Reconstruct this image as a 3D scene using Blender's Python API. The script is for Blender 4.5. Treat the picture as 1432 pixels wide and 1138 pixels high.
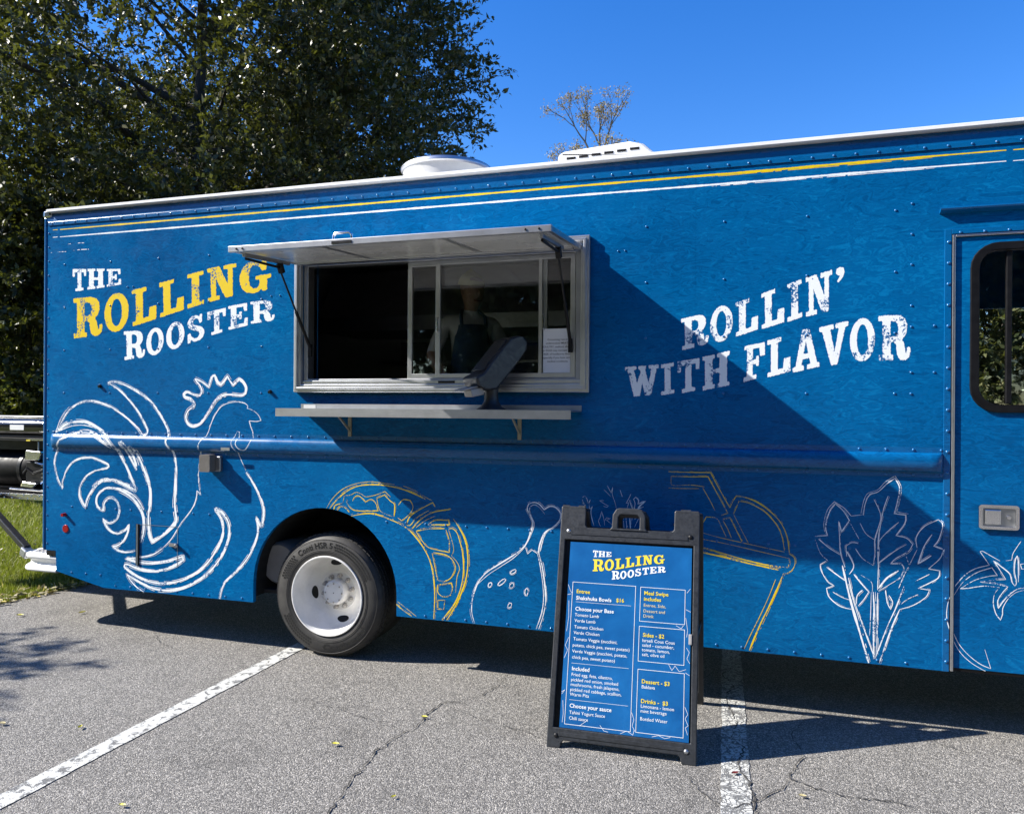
import bpy, bmesh, math, random
import numpy as np
from mathutils import Vector, Matrix, Quaternion
from mathutils.geometry import tessellate_polygon

for o in list(bpy.data.objects):
    bpy.data.objects.remove(o)
scene = bpy.context.scene
COL = scene.collection
random.seed(7)
R = math.radians

# ------------------------------------------------------------------ camera
cam_d = bpy.data.cameras.new('camera')
cam = bpy.data.objects.new('camera', cam_d)
COL.objects.link(cam)
cam_d.sensor_fit = 'HORIZONTAL'
cam_d.sensor_width = 36.0
cam_d.lens = 1050 / 1432 * 36.0
cam_d.clip_start = 0.05
cam_d.clip_end = 2000
right = Vector((0.953926, 0.299971, 0.006563))
up = Vector((-0.006285, -0.00189, 0.999978))
back = Vector((0.299977, -0.953947, 0.000083))
cm = Matrix.Identity(4)
for i in range(3):
    cm[i][0], cm[i][1], cm[i][2] = right[i], up[i], back[i]
cm[0][3], cm[1][3], cm[2][3] = 0.0, -4.308, 1.659
cam.matrix_world = cm
scene.camera = cam

# ------------------------------------------------------------------ sky and sun
SUN = Vector((2.9, 1.0, -2.3)).normalized()          # the way the light travels
el = math.asin(-SUN.z)
world = bpy.data.worlds.new('World')
scene.world = world
world.use_nodes = True
wn = world.node_tree
wn.nodes.clear()
sky = wn.nodes.new('ShaderNodeTexSky')
sky.sky_type = 'NISHITA'
sky.sun_disc = False
sky.sun_elevation = el
sky.sun_rotation = math.atan2(-SUN.x, -SUN.y)
sky.air_density = 1.0
sky.dust_density = 0.2
sky.ozone_density = 3.0
hs = wn.nodes.new('ShaderNodeHueSaturation')
hs.inputs['Saturation'].default_value = 1.37
hs.inputs['Hue'].default_value = 0.514
bg = wn.nodes.new('ShaderNodeBackground')
bg.inputs['Strength'].default_value = 0.108
wo = wn.nodes.new('ShaderNodeOutputWorld')
wn.links.new(sky.outputs[0], hs.inputs['Color'])
wn.links.new(hs.outputs[0], bg.inputs['Color'])
wn.links.new(bg.outputs[0], wo.inputs['Surface'])

sun_d = bpy.data.lights.new('sun', 'SUN')
sun_d.energy = 5.0
sun_d.angle = R(0.53)
sun_d.color = (1.0, 0.95, 0.87)
sun = bpy.data.objects.new('sun', sun_d)
COL.objects.link(sun)
sun.rotation_euler = SUN.to_track_quat('-Z', 'Y').to_euler()
sun.location = (-30, -12, 25)

vs = scene.view_settings
vs.view_transform = 'Standard'
vs.look = 'None'
vs.gamma = 1.0
vs.use_curve_mapping = False
vs.exposure = 1.2
scene.render.engine = 'CYCLES'
scene.cycles.max_bounces = 8
scene.cycles.transparent_max_bounces = 16
scene.cycles.use_denoising = True
scene.cycles.caustics_reflective = False
scene.cycles.caustics_refractive = False

# ------------------------------------------------------------------ traced artwork, metres on the truck's side (x along, z up)
LETTERS = [
    ('the', 'T', [(-4.757,2.652),(-4.63,2.648),(-4.629,2.494),(-4.755,2.487)]),
    ('the', 'H', [(-4.617,2.648),(-4.46,2.641),(-4.459,2.506),(-4.616,2.496)]),
    ('the', 'E', [(-4.439,2.637),(-4.312,2.633),(-4.308,2.521),(-4.438,2.509)]),
    ('rolling', 'R', [(-4.748,2.437),(-4.477,2.442),(-4.475,2.162),(-4.742,2.142)]),
    ('rolling', 'O', [(-4.46,2.449),(-4.239,2.473),(-4.237,2.199),(-4.458,2.164)]),
    ('rolling', 'L', [(-4.212,2.476),(-3.996,2.508),(-3.995,2.265),(-4.203,2.216)]),
    ('rolling', 'L', [(-3.97,2.516),(-3.761,2.553),(-3.759,2.322),(-3.96,2.273)]),
    ('rolling', 'I', [(-3.73,2.564),(-3.597,2.586),(-3.59,2.358),(-3.728,2.328)]),
    ('rolling', 'N', [(-3.566,2.596),(-3.328,2.624),(-3.326,2.407),(-3.557,2.365)]),
    ('rolling', 'G', [(-3.301,2.622),(-3.053,2.642),(-3.051,2.432),(-3.299,2.4)]),
    ('rooster', 'R', [(-4.283,2.181),(-4.093,2.188),(-4.091,1.996),(-4.273,1.976)]),
    ('rooster', 'O', [(-4.081,2.19),(-3.93,2.214),(-3.929,2.023),(-4.079,1.993)]),
    ('rooster', 'O', [(-3.908,2.224),(-3.753,2.252),(-3.751,2.066),(-3.907,2.032)]),
    ('rooster', 'S', [(-3.731,2.265),(-3.585,2.297),(-3.584,2.116),(-3.726,2.078)]),
    ('rooster', 'T', [(-3.561,2.298),(-3.41,2.323),(-3.408,2.164),(-3.555,2.131)]),
    ('rooster', 'E', [(-3.389,2.333),(-3.234,2.351),(-3.233,2.198),(-3.385,2.171)]),
    ('rooster', 'R', [(-3.212,2.356),(-3.022,2.366),(-3.021,2.226),(-3.206,2.208)]),
    ('rollin', 'R', [(-0.362,2.158),(-0.213,2.191),(-0.212,2.016),(-0.355,1.983)]),
    ('rollin', 'O', [(-0.204,2.212),(-0.085,2.239),(-0.083,2.043),(-0.203,2.012)]),
    ('rollin', 'L', [(-0.069,2.238),(0.048,2.278),(0.049,2.09),(-0.067,2.053)]),
    ('with', 'W', [(-0.676,1.892),(-0.485,1.904),(-0.484,1.736),(-0.675,1.718)]),
    ('with', 'I', [(-0.471,1.904),(-0.401,1.915),(-0.397,1.743),(-0.47,1.73)]),
    ('with', 'T', [(-0.38,1.919),(-0.261,1.938),(-0.26,1.761),(-0.379,1.737)]),
    ('with', 'H', [(-0.244,1.943),(-0.099,1.976),(-0.1,1.786),(-0.242,1.757)]),
    ('flavor', 'F', [(-0.021,2.0),(0.085,2.021),(0.086,1.835),(-0.025,1.803)]),
    ('rollin', 'L', [(0.065,2.284),(0.182,2.325),(0.183,2.126),(0.069,2.091)]),
    ('rollin', 'I', [(0.198,2.328),(0.269,2.354),(0.274,2.152),(0.199,2.126)]),
    ('rollin', 'N', [(0.289,2.36),(0.42,2.397),(0.421,2.184),(0.293,2.15)]),
    ('rollin', 'q', [(0.438,2.403),(0.481,2.417),(0.482,2.336),(0.438,2.324)]),
    ('flavor', 'L', [(0.098,2.028),(0.215,2.058),(0.216,1.86),(0.1,1.829)]),
    ('flavor', 'A', [(0.226,2.075),(0.36,2.098),(0.361,1.885),(0.227,1.852)]),
    ('flavor', 'V', [(0.359,2.092),(0.501,2.124),(0.502,1.909),(0.36,1.878)]),
    ('flavor', 'O', [(0.509,2.131),(0.629,2.142),(0.631,1.916),(0.51,1.902)]),
    ('flavor', 'R', [(0.645,2.145),(0.794,2.148),(0.796,1.914),(0.649,1.914)]),
]
STROKES = [
    ('rooster', 0.0097, [(-4.424,1.814),(-4.373,1.791),(-4.309,1.755),(-4.237,1.697),(-4.164,1.625),(-4.119,1.568),(-4.092,1.526),(-4.07,1.487),(-4.061,1.462),(-4.074,1.446),(-4.092,1.442),(-4.114,1.453),(-4.145,1.486),(-4.199,1.528),(-4.263,1.571),(-4.336,1.613),(-4.409,1.646),(-4.483,1.668),(-4.557,1.681),(-4.632,1.68),(-4.698,1.662),(-4.755,1.632),(-4.802,1.595),(-4.84,1.546),(-4.869,1.501),(-4.888,1.463)]),
    ('rooster', 0.0053, [(-4.774,1.643),(-4.807,1.617),(-4.845,1.576),(-4.874,1.531),(-4.893,1.486),(-4.907,1.448)]),
    ('rooster', 0.0105, [(-4.424,1.814),(-4.383,1.822),(-4.337,1.818),(-4.292,1.805),(-4.228,1.783),(-4.165,1.755),(-4.103,1.722),(-4.05,1.687),(-3.996,1.637),(-3.952,1.584),(-3.917,1.535),(-3.891,1.486),(-3.875,1.437),(-3.877,1.402),(-3.864,1.37),(-3.838,1.332),(-3.822,1.276),(-3.815,1.22),(-3.817,1.156),(-3.82,1.088)]),
    ('rooster', 0.0045, [(-4.228,1.789),(-4.165,1.765),(-4.094,1.727),(-4.032,1.682),(-3.979,1.63)]),
    ('rooster', 0.0147, [(-4.907,1.448),(-4.859,1.479),(-4.811,1.509),(-4.744,1.526),(-4.669,1.532),(-4.603,1.523),(-4.537,1.498),(-4.472,1.463),(-4.416,1.423),(-4.37,1.381),(-4.333,1.338),(-4.297,1.285),(-4.26,1.228),(-4.223,1.164),(-4.196,1.107),(-4.182,1.074)]),
    ('rooster', 0.007, [(-4.888,1.456),(-4.82,1.479),(-4.754,1.497),(-4.678,1.505),(-4.612,1.501),(-4.556,1.489)]),
    ('rooster', 0.009, [(-4.85,1.049),(-4.885,1.105),(-4.909,1.171),(-4.918,1.231),(-4.901,1.291),(-4.872,1.344),(-4.834,1.397)]),
    ('rooster', 0.015, [(-4.834,1.397),(-4.772,1.424),(-4.696,1.448),(-4.621,1.46),(-4.555,1.45),(-4.499,1.429),(-4.444,1.397),(-4.379,1.359),(-4.333,1.338)]),
    ('rooster', 0.009, [(-4.846,1.049),(-4.832,1.107),(-4.799,1.175),(-4.751,1.225),(-4.685,1.256),(-4.601,1.269),(-4.526,1.26),(-4.461,1.24),(-4.415,1.223),(-4.41,1.209),(-4.437,1.194),(-4.497,1.184),(-4.562,1.164),(-4.609,1.137),(-4.646,1.099),(-4.674,1.056)]),
    ('rooster', 0.0037, [(-4.714,1.253),(-4.648,1.27),(-4.582,1.274),(-4.517,1.266)]),
    ('rooster', 0.021, [(-4.275,1.394),(-4.234,1.351),(-4.188,1.287),(-4.159,1.216)]),
    ('rooster', 0.0084, [(-4.279,1.393),(-4.288,1.386),(-4.243,1.315),(-4.197,1.251),(-4.157,1.191)]),
    ('rooster', 0.0154, [(-4.207,1.359),(-4.162,1.317),(-4.126,1.26),(-4.09,1.19),(-4.063,1.134),(-4.045,1.079)]),
    ('rooster', 0.0112, [(-4.561,1.06),(-4.506,1.096),(-4.441,1.113),(-4.368,1.112),(-4.286,1.097),(-4.214,1.078)]),
    ('rooster', 0.0081, [(-4.85,1.048),(-4.843,1.035),(-4.837,1.058)]),
    ('rooster', 0.0127, [(-4.675,1.055),(-4.678,0.993),(-4.658,0.95),(-4.624,0.908),(-4.614,0.944),(-4.592,0.988),(-4.553,1.038),(-4.509,1.083),(-4.444,1.107),(-4.368,1.108),(-4.292,1.091),(-4.217,1.064),(-4.169,1.047),(-4.166,1.066),(-4.201,1.124),(-4.228,1.174)]),
    ('rooster', 0.0111, [(-4.094,0.911),(-4.131,0.965),(-4.184,1.01),(-4.248,1.037),(-4.324,1.051),(-4.4,1.057),(-4.465,1.037),(-4.509,1.0),(-4.523,0.961),(-4.514,0.922),(-4.48,0.898),(-4.451,0.892),(-4.451,0.934),(-4.426,0.969),(-4.383,0.984),(-4.339,0.964),(-4.314,0.923),(-4.312,0.88),(-4.333,0.836),(-4.376,0.808),(-4.419,0.805),(-4.458,0.829),(-4.436,0.787),(-4.397,0.75),(-4.337,0.73),(-4.289,0.743),(-4.246,0.767),(-4.225,0.798),(-4.233,0.747),(-4.256,0.702),(-4.288,0.666),(-4.331,0.642),(-4.369,0.636),(-4.331,0.612),(-4.266,0.601),(-4.213,0.604),(-4.165,0.618)]),
    ('rooster', 0.0145, [(-4.313,1.043),(-4.248,1.02),(-4.184,0.98),(-4.136,0.931),(-4.104,0.881),(-4.09,0.823),(-4.094,0.754),(-4.118,0.677)]),
    ('rooster', 0.0152, [(-4.091,1.179),(-4.053,1.112),(-4.037,1.045),(-4.038,0.961),(-4.051,0.884),(-4.051,0.816),(-4.04,0.741),(-4.018,0.687),(-3.951,0.725),(-3.879,0.775),(-3.814,0.841),(-3.817,0.904),(-3.825,0.97),(-3.82,1.062),(-3.816,1.188)]),
    ('rooster', 0.0072, [(-3.626,1.194),(-3.625,1.136),(-3.615,1.07),(-3.605,1.042),(-3.638,1.065),(-3.644,1.011),(-3.669,0.952),(-3.714,0.896),(-3.769,0.835),(-3.814,0.77),(-3.86,0.709),(-3.931,0.646)]),
    ('rooster', 0.0127, [(-3.931,0.646),(-4.014,0.598),(-4.129,0.572),(-4.246,0.553),(-4.15,0.538),(-4.024,0.537),(-3.91,0.555),(-3.828,0.577),(-3.752,0.603),(-3.749,0.578),(-3.827,0.531),(-3.93,0.493),(-4.044,0.482),(-4.149,0.492),(-4.224,0.512),(-4.256,0.514),(-4.265,0.496),(-4.224,0.469),(-4.149,0.436),(-4.054,0.409),(-3.939,0.401),(-3.816,0.419),(-3.705,0.461),(-3.606,0.518),(-3.527,0.593),(-3.469,0.675),(-3.43,0.743),(-3.419,0.809),(-3.431,0.873),(-3.456,0.913),(-3.485,0.944),(-3.471,0.947),(-3.422,0.919),(-3.382,0.868),(-3.367,0.812),(-3.377,0.746),(-3.41,0.662),(-3.468,0.577),(-3.546,0.497),(-3.645,0.432),(-3.755,0.382),(-3.877,0.356),(-4.001,0.359),(-4.106,0.389),(-4.181,0.417),(-4.239,0.443),(-4.207,0.402),(-4.148,0.356),(-4.085,0.328)]),
    ('rooster', 0.0104, [(-3.236,1.206),(-3.193,1.151),(-3.145,1.081),(-3.107,1.002),(-3.095,0.939),(-3.106,0.85),(-3.12,0.845),(-3.153,0.904),(-3.139,0.84),(-3.152,0.759),(-3.199,0.66),(-3.265,0.574),(-3.341,0.504),(-3.399,0.451),(-3.427,0.4),(-3.444,0.333)]),
    ('rooster', 0.0127, [(-3.659,1.84),(-3.601,1.818),(-3.543,1.781),(-3.53,1.825),(-3.512,1.858),(-3.495,1.862),(-3.477,1.818),(-3.446,1.797),(-3.416,1.825),(-3.394,1.857),(-3.372,1.824),(-3.346,1.795),(-3.321,1.817),(-3.299,1.835),(-3.269,1.817),(-3.243,1.78),(-3.247,1.741),(-3.277,1.726),(-3.354,1.73),(-3.424,1.726),(-3.485,1.693),(-3.528,1.634),(-3.572,1.575),(-3.616,1.53),(-3.67,1.511),(-3.715,1.529),(-3.735,1.573),(-3.715,1.618),(-3.671,1.648),(-3.666,1.677),(-3.698,1.7),(-3.743,1.714),(-3.752,1.733),(-3.725,1.748),(-3.671,1.729),(-3.618,1.722),(-3.6,1.752),(-3.618,1.792),(-3.645,1.818),(-3.661,1.84)]),
    ('rooster', 0.0068, [(-3.626,1.194),(-3.631,1.16),(-3.618,1.234),(-3.606,1.308),(-3.602,1.382),(-3.58,1.42),(-3.553,1.457),(-3.527,1.524),(-3.493,1.59),(-3.441,1.649),(-3.371,1.675),(-3.302,1.68),(-3.251,1.671),(-3.227,1.654),(-3.232,1.636)]),
    ('rooster', 0.0045, [(-3.232,1.636),(-3.191,1.625),(-3.148,1.597),(-3.123,1.558),(-3.157,1.55),(-3.216,1.553),(-3.203,1.514),(-3.186,1.471),(-3.181,1.427),(-3.202,1.384),(-3.231,1.358),(-3.274,1.364),(-3.3,1.396),(-3.292,1.44),(-3.292,1.476),(-3.309,1.483),(-3.32,1.461),(-3.335,1.424),(-3.33,1.381),(-3.304,1.345),(-3.282,1.295),(-3.239,1.217)]),
    ('pita', 0.0036, [(-2.619,0.99),(-2.573,1.057),(-2.503,1.118),(-2.413,1.157),(-2.304,1.175),(-2.206,1.169),(-2.128,1.164)]),
    ('pita', 0.0081, [(-2.593,0.991),(-2.543,1.049),(-2.472,1.106),(-2.402,1.14),(-2.323,1.155),(-2.235,1.158),(-2.147,1.15),(-2.07,1.135),(-1.994,1.112),(-1.918,1.081)]),
    ('pita', 0.0025, [(-2.07,1.157),(-1.994,1.134),(-1.918,1.094),(-1.872,1.074)]),
    ('pita', 0.0094, [(-1.728,0.966),(-1.691,0.916),(-1.654,0.851),(-1.635,0.775),(-1.632,0.682),(-1.647,0.588),(-1.683,0.492),(-1.728,0.403),(-1.769,0.34)]),
    ('pita', 0.0085, [(-1.759,0.904),(-1.732,0.907),(-1.704,0.882),(-1.685,0.832),(-1.667,0.765),(-1.659,0.681),(-1.666,0.595),(-1.688,0.509),(-1.728,0.429),(-1.801,0.338)]),
    ('pita', 0.009, [(-2.436,0.949),(-2.371,0.964),(-2.302,0.973),(-2.233,0.964),(-2.165,0.943),(-2.098,0.92),(-2.03,0.885),(-1.973,0.832),(-1.926,0.774),(-1.888,0.708),(-1.864,0.632),(-1.853,0.547),(-1.85,0.461),(-1.855,0.34)]),
    ('pita', 0.0036, [(-2.497,1.034),(-2.487,1.079),(-2.442,1.085),(-2.402,1.104),(-2.362,1.093),(-2.332,1.078),(-2.264,1.092),(-2.196,1.117),(-2.157,1.084)]),
    ('pita', 0.0051, [(-2.472,1.057),(-2.462,1.022),(-2.416,0.988),(-2.322,0.988),(-2.243,0.992),(-2.258,1.035),(-2.283,1.061),(-2.308,1.06),(-2.332,1.045),(-2.362,1.071),(-2.392,1.083),(-2.417,1.068),(-2.427,1.046)]),
    ('pita', 0.0063, [(-2.562,0.986),(-2.553,1.013),(-2.502,1.029)]),
    ('pita', 0.0072, [(-2.537,0.982),(-2.517,1.006),(-2.482,1.003),(-2.451,0.973)]),
    ('pita', 0.0068, [(-2.254,1.071),(-2.2,1.095),(-2.156,1.057),(-2.129,1.037),(-2.131,0.962)]),
    ('pita', 0.0036, [(-2.254,1.071),(-2.229,0.993),(-2.146,0.962)]),
    ('pita', 0.0043, [(-2.103,1.034),(-2.07,1.07),(-2.022,1.068),(-2.001,1.03),(-2.022,0.985),(-2.078,0.939),(-2.107,0.955)]),
    ('pita', 0.0068, [(-2.045,0.915),(-2.021,0.968),(-1.955,1.014),(-1.867,1.062),(-1.853,1.036)]),
    ('pita', 0.0051, [(-2.045,0.915),(-2.021,0.911),(-1.974,0.962),(-1.89,1.013)]),
    ('pita', 0.0068, [(-2.007,0.891),(-1.946,0.954),(-1.862,1.002),(-1.746,1.026)]),
    ('pita', 0.0036, [(-1.978,0.901),(-1.917,0.947),(-1.852,0.978)]),
    ('pita', 0.0068, [(-1.898,0.922),(-1.852,0.951),(-1.76,0.958),(-1.755,0.93),(-1.898,0.922)]),
    ('pita', 0.0077, [(-1.978,0.879),(-1.889,0.897),(-1.787,0.905)]),
    ('pita', 0.0059, [(-1.978,0.875),(-1.935,0.817),(-1.893,0.781),(-1.823,0.768),(-1.754,0.759),(-1.754,0.828),(-1.778,0.899)]),
    ('pita', 0.0068, [(-1.869,0.748),(-1.85,0.667),(-1.831,0.583),(-1.785,0.578),(-1.739,0.607),(-1.712,0.66),(-1.73,0.71),(-1.776,0.741),(-1.86,0.752)]),
    ('pita', 0.0068, [(-1.831,0.553),(-1.828,0.506),(-1.793,0.483),(-1.747,0.495),(-1.731,0.539),(-1.738,0.573),(-1.831,0.553)]),
    ('pita', 0.006, [(-1.832,0.454),(-1.831,0.403),(-1.788,0.405),(-1.782,0.463),(-1.832,0.458)]),
    ('pita', 0.0034, [(-1.759,0.896),(-1.731,0.812),(-1.726,0.77),(-1.74,0.739),(-1.703,0.703),(-1.686,0.662),(-1.702,0.61),(-1.711,0.515)]),
    ('pita', 0.0068, [(-2.113,0.409),(-2.055,0.37),(-2.003,0.343)]),
    ('pita', 0.0034, [(-2.104,0.427),(-2.036,0.385),(-1.974,0.345)]),
    ('drumstick', 0.0088, [(-1.584,0.338),(-1.603,0.397),(-1.603,0.462),(-1.589,0.527),(-1.56,0.594),(-1.509,0.654),(-1.433,0.707),(-1.358,0.756),(-1.309,0.791),(-1.264,0.838),(-1.239,0.894),(-1.22,0.966),(-1.236,1.012),(-1.255,1.051),(-1.245,1.083),(-1.212,1.092),(-1.18,1.082),(-1.151,1.052),(-1.115,1.073),(-1.079,1.067),(-1.05,1.033),(-1.058,0.99),(-1.098,0.949),(-1.138,0.923),(-1.162,0.883),(-1.182,0.803),(-1.161,0.718),(-1.144,0.61),(-1.137,0.517),(-1.151,0.429),(-1.179,0.341)]),
    ('drumstick', 0.004, [(-1.568,0.577),(-1.5,0.639),(-1.425,0.692),(-1.342,0.75),(-1.284,0.805),(-1.26,0.838),(-1.235,0.887),(-1.211,0.959),(-1.228,1.005),(-1.241,1.044),(-1.232,1.068),(-1.204,1.077),(-1.171,1.055),(-1.147,1.025)]),
    ('drumstick', 0.0045, [(-1.07,0.966),(-1.122,0.932),(-1.15,0.891),(-1.174,0.804)]),
    ('drumstick', 0.0048, [(-1.19,0.787),(-1.173,0.718),(-1.156,0.609),(-1.151,0.516),(-1.163,0.436),(-1.195,0.341)]),
    ('drumstick', 0.006, [(-1.264,0.822),(-1.251,0.783),(-1.223,0.809),(-1.194,0.791),(-1.178,0.804)]),
    ('drumstick', 0.0056, [(-1.478,0.576),(-1.483,0.57),(-1.489,0.566),(-1.495,0.566),(-1.498,0.57),(-1.498,0.576),(-1.497,0.584),(-1.492,0.59),(-1.486,0.593),(-1.48,0.593),(-1.476,0.589),(-1.476,0.583),(-1.478,0.576)]),
    ('drumstick', 0.0056, [(-1.388,0.622),(-1.388,0.615),(-1.394,0.605),(-1.405,0.594),(-1.417,0.585),(-1.428,0.58),(-1.435,0.581),(-1.435,0.588),(-1.429,0.598),(-1.418,0.609),(-1.407,0.618),(-1.395,0.623),(-1.388,0.622)]),
    ('drumstick', 0.0056, [(-1.323,0.683),(-1.322,0.677),(-1.326,0.67),(-1.334,0.663),(-1.343,0.658),(-1.351,0.656),(-1.356,0.658),(-1.357,0.664),(-1.353,0.671),(-1.345,0.678),(-1.336,0.682),(-1.328,0.685),(-1.323,0.683)]),
    ('drumstick', 0.0056, [(-1.339,0.581),(-1.345,0.575),(-1.352,0.572),(-1.358,0.572),(-1.362,0.577),(-1.362,0.585),(-1.359,0.592),(-1.352,0.598),(-1.346,0.601),(-1.34,0.601),(-1.336,0.595),(-1.336,0.588),(-1.339,0.581)]),
    ('drumstick', 0.0056, [(-1.246,0.556),(-1.249,0.545),(-1.253,0.537),(-1.258,0.534),(-1.262,0.537),(-1.266,0.545),(-1.266,0.556),(-1.264,0.566),(-1.259,0.574),(-1.254,0.577),(-1.25,0.574),(-1.246,0.566),(-1.246,0.556)]),
    ('drumstick', 0.0056, [(-1.351,0.462),(-1.357,0.456),(-1.363,0.452),(-1.369,0.451),(-1.372,0.456),(-1.372,0.462),(-1.37,0.47),(-1.364,0.477),(-1.358,0.481),(-1.352,0.481),(-1.349,0.477),(-1.349,0.471),(-1.351,0.462)]),
    ('cup', 0.0057, [(-0.427,1.299),(-0.31,1.3),(-0.196,1.302),(-0.158,1.229),(-0.092,1.111)]),
    ('cup', 0.005, [(-0.412,1.274),(-0.31,1.275),(-0.21,1.279),(-0.167,1.2),(-0.103,1.081),(-0.138,1.07)]),
    ('cup', 0.0029, [(-0.412,1.274),(-0.412,1.23),(-0.392,1.223),(-0.3,1.229),(-0.229,1.222)]),
    ('cup', 0.0029, [(-0.426,1.209),(-0.368,1.208),(-0.257,1.211)]),
    ('cup', 0.0029, [(-0.238,1.216),(-0.195,1.14),(-0.171,1.092)]),
    ('cup', 0.0057, [(-0.092,1.111),(-0.078,1.145),(-0.06,1.177),(-0.009,1.172),(0.055,1.146),(0.119,1.101),(0.173,1.042),(0.205,0.968),(0.217,0.883)]),
    ('cup', 0.0047, [(-0.073,1.078),(-0.044,1.151),(0.01,1.141),(0.083,1.104),(0.137,1.05),(0.174,0.985),(0.192,0.896)]),
    ('cup', 0.0029, [(-0.073,1.078),(-0.035,1.002),(0.006,0.923)]),
    ('cup', 0.004, [(-0.289,0.969),(-0.244,1.01),(-0.218,1.056),(-0.162,1.049),(-0.133,0.997),(-0.111,0.95)]),
    ('cup', 0.0029, [(-0.133,1.046),(-0.105,0.998),(-0.083,0.946)]),
    ('cup', 0.0057, [(-0.129,1.046),(-0.091,1.057),(-0.063,1.001),(-0.026,0.928)]),
    ('cup', 0.003, [(-0.337,0.986),(-0.241,0.967),(-0.156,0.947),(0.048,0.911),(0.192,0.887)]),
    ('cup', 0.0029, [(-0.337,0.951),(-0.241,0.932),(-0.1,0.911),(0.039,0.886),(0.21,0.855)]),
    ('cup', 0.007, [(0.21,0.855),(0.219,0.836),(0.211,0.807),(0.175,0.805),(0.085,0.813),(-0.025,0.834),(-0.137,0.861),(-0.236,0.884),(-0.337,0.907)]),
    ('cup', 0.009, [(-0.337,0.882),(-0.236,0.857),(-0.118,0.838),(0.012,0.812),(0.166,0.788)]),
    ('cup', 0.0054, [(0.215,0.879),(0.241,0.861),(0.246,0.829),(0.233,0.795),(0.206,0.774),(0.188,0.777)]),
    ('cup', 0.0086, [(0.188,0.772),(0.158,0.689),(0.113,0.581),(0.069,0.481),(0.015,0.338)]),
    ('cup', 0.0038, [(0.148,0.736),(0.113,0.638),(0.068,0.529),(0.023,0.429),(-0.013,0.341)]),
    ('greens', 0.0086, [(0.629,0.707),(0.634,0.615),(0.632,0.505),(0.633,0.358)]),
    ('greens', 0.0063, [(0.65,0.704),(0.65,0.617),(0.648,0.378)]),
    ('greens', 0.0029, [(0.62,0.706),(0.617,0.568),(0.613,0.476)]),
    ('greens', 0.0124, [(0.48,0.834),(0.498,0.752),(0.528,0.625),(0.571,0.472),(0.61,0.334)]),
    ('greens', 0.0057, [(0.51,0.772),(0.536,0.662),(0.571,0.555),(0.639,0.359)]),
    ('greens', 0.0063, [(0.773,0.746),(0.737,0.634),(0.696,0.529),(0.643,0.368)]),
    ('greens', 0.0081, [(0.754,0.626),(0.713,0.513),(0.66,0.339)]),
    ('greens', 0.0054, [(0.58,1.104),(0.588,1.164),(0.609,1.211),(0.651,1.231),(0.692,1.274),(0.729,1.303),(0.75,1.254),(0.742,1.19),(0.726,1.12),(0.779,1.114),(0.776,1.073),(0.735,1.007),(0.784,0.996),(0.813,0.966),(0.793,0.929),(0.736,0.889),(0.711,0.86),(0.76,0.863),(0.773,0.837),(0.753,0.79),(0.703,0.749),(0.654,0.713)]),
    ('greens', 0.0027, [(0.568,1.113),(0.582,1.183),(0.601,1.22),(0.647,1.24),(0.684,1.283),(0.729,1.315),(0.758,1.258),(0.752,1.19),(0.738,1.13),(0.792,1.121)]),
    ('greens', 0.0045, [(0.63,1.189),(0.656,1.131),(0.662,1.085),(0.636,0.983),(0.636,0.909),(0.628,0.845)]),
    ('greens', 0.0057, [(0.697,1.21),(0.676,1.141),(0.662,1.058),(0.652,0.984),(0.653,0.856),(0.65,0.718)]),
    ('greens', 0.0045, [(0.747,1.076),(0.685,1.013),(0.652,0.956),(0.651,0.855),(0.727,0.924),(0.784,0.964)]),
    ('greens', 0.0036, [(0.564,1.062),(0.593,1.008),(0.636,0.978)]),
    ('greens', 0.0036, [(0.543,0.927),(0.577,0.878),(0.628,0.845)]),
    ('greens', 0.0086, [(0.748,0.826),(0.695,0.785),(0.654,0.727)]),
    ('greens', 0.0027, [(0.57,0.79),(0.62,0.757),(0.625,0.707)]),
    ('greens', 0.0054, [(0.345,0.98),(0.406,0.988),(0.397,1.034),(0.414,1.11),(0.444,1.158),(0.483,1.122),(0.513,1.073),(0.475,1.011),(0.461,1.066),(0.466,0.973),(0.471,0.899),(0.493,0.826)]),
    ('greens', 0.0029, [(0.393,1.006),(0.388,1.052),(0.405,1.123),(0.439,1.169),(0.487,1.137),(0.521,1.097),(0.576,1.107)]),
    ('greens', 0.0057, [(0.363,0.967),(0.415,0.923),(0.471,0.889)]),
    ('greens', 0.0027, [(0.345,0.966),(0.372,0.892),(0.407,0.857)]),
    ('greens', 0.0057, [(0.407,0.857),(0.372,0.832),(0.377,0.799),(0.407,0.745),(0.438,0.724),(0.403,0.708),(0.417,0.662),(0.468,0.62),(0.528,0.606)]),
    ('greens', 0.0063, [(0.403,0.82),(0.45,0.786),(0.493,0.756)]),
    ('greens', 0.0048, [(0.434,0.691),(0.477,0.667),(0.515,0.656)]),
    ('greens', 0.0045, [(0.501,0.882),(0.497,0.938),(0.526,0.958),(0.556,0.955)]),
    ('greens', 0.0063, [(0.501,0.91),(0.535,0.838),(0.514,0.79)]),
    ('greens', 0.0063, [(0.536,0.792),(0.57,0.748),(0.608,0.705),(0.587,0.667),(0.558,0.627)]),
    ('greens', 0.0063, [(0.578,0.712),(0.553,0.682),(0.549,0.636)]),
    ('greens', 0.0027, [(0.517,1.059),(0.56,0.978)]),
    ('greens', 0.0054, [(0.833,0.949),(0.829,1.003),(0.865,1.06),(0.929,1.099),(0.949,1.073),(0.933,1.0),(0.91,0.963),(0.954,0.948),(0.938,0.902),(0.886,0.845),(0.938,0.839),(0.931,0.803),(0.891,0.773),(0.839,0.742),(0.891,0.737),(0.875,0.7),(0.819,0.654),(0.754,0.626)]),
    ('greens', 0.0072, [(0.901,1.021),(0.866,0.96),(0.838,0.868),(0.898,0.913)]),
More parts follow.
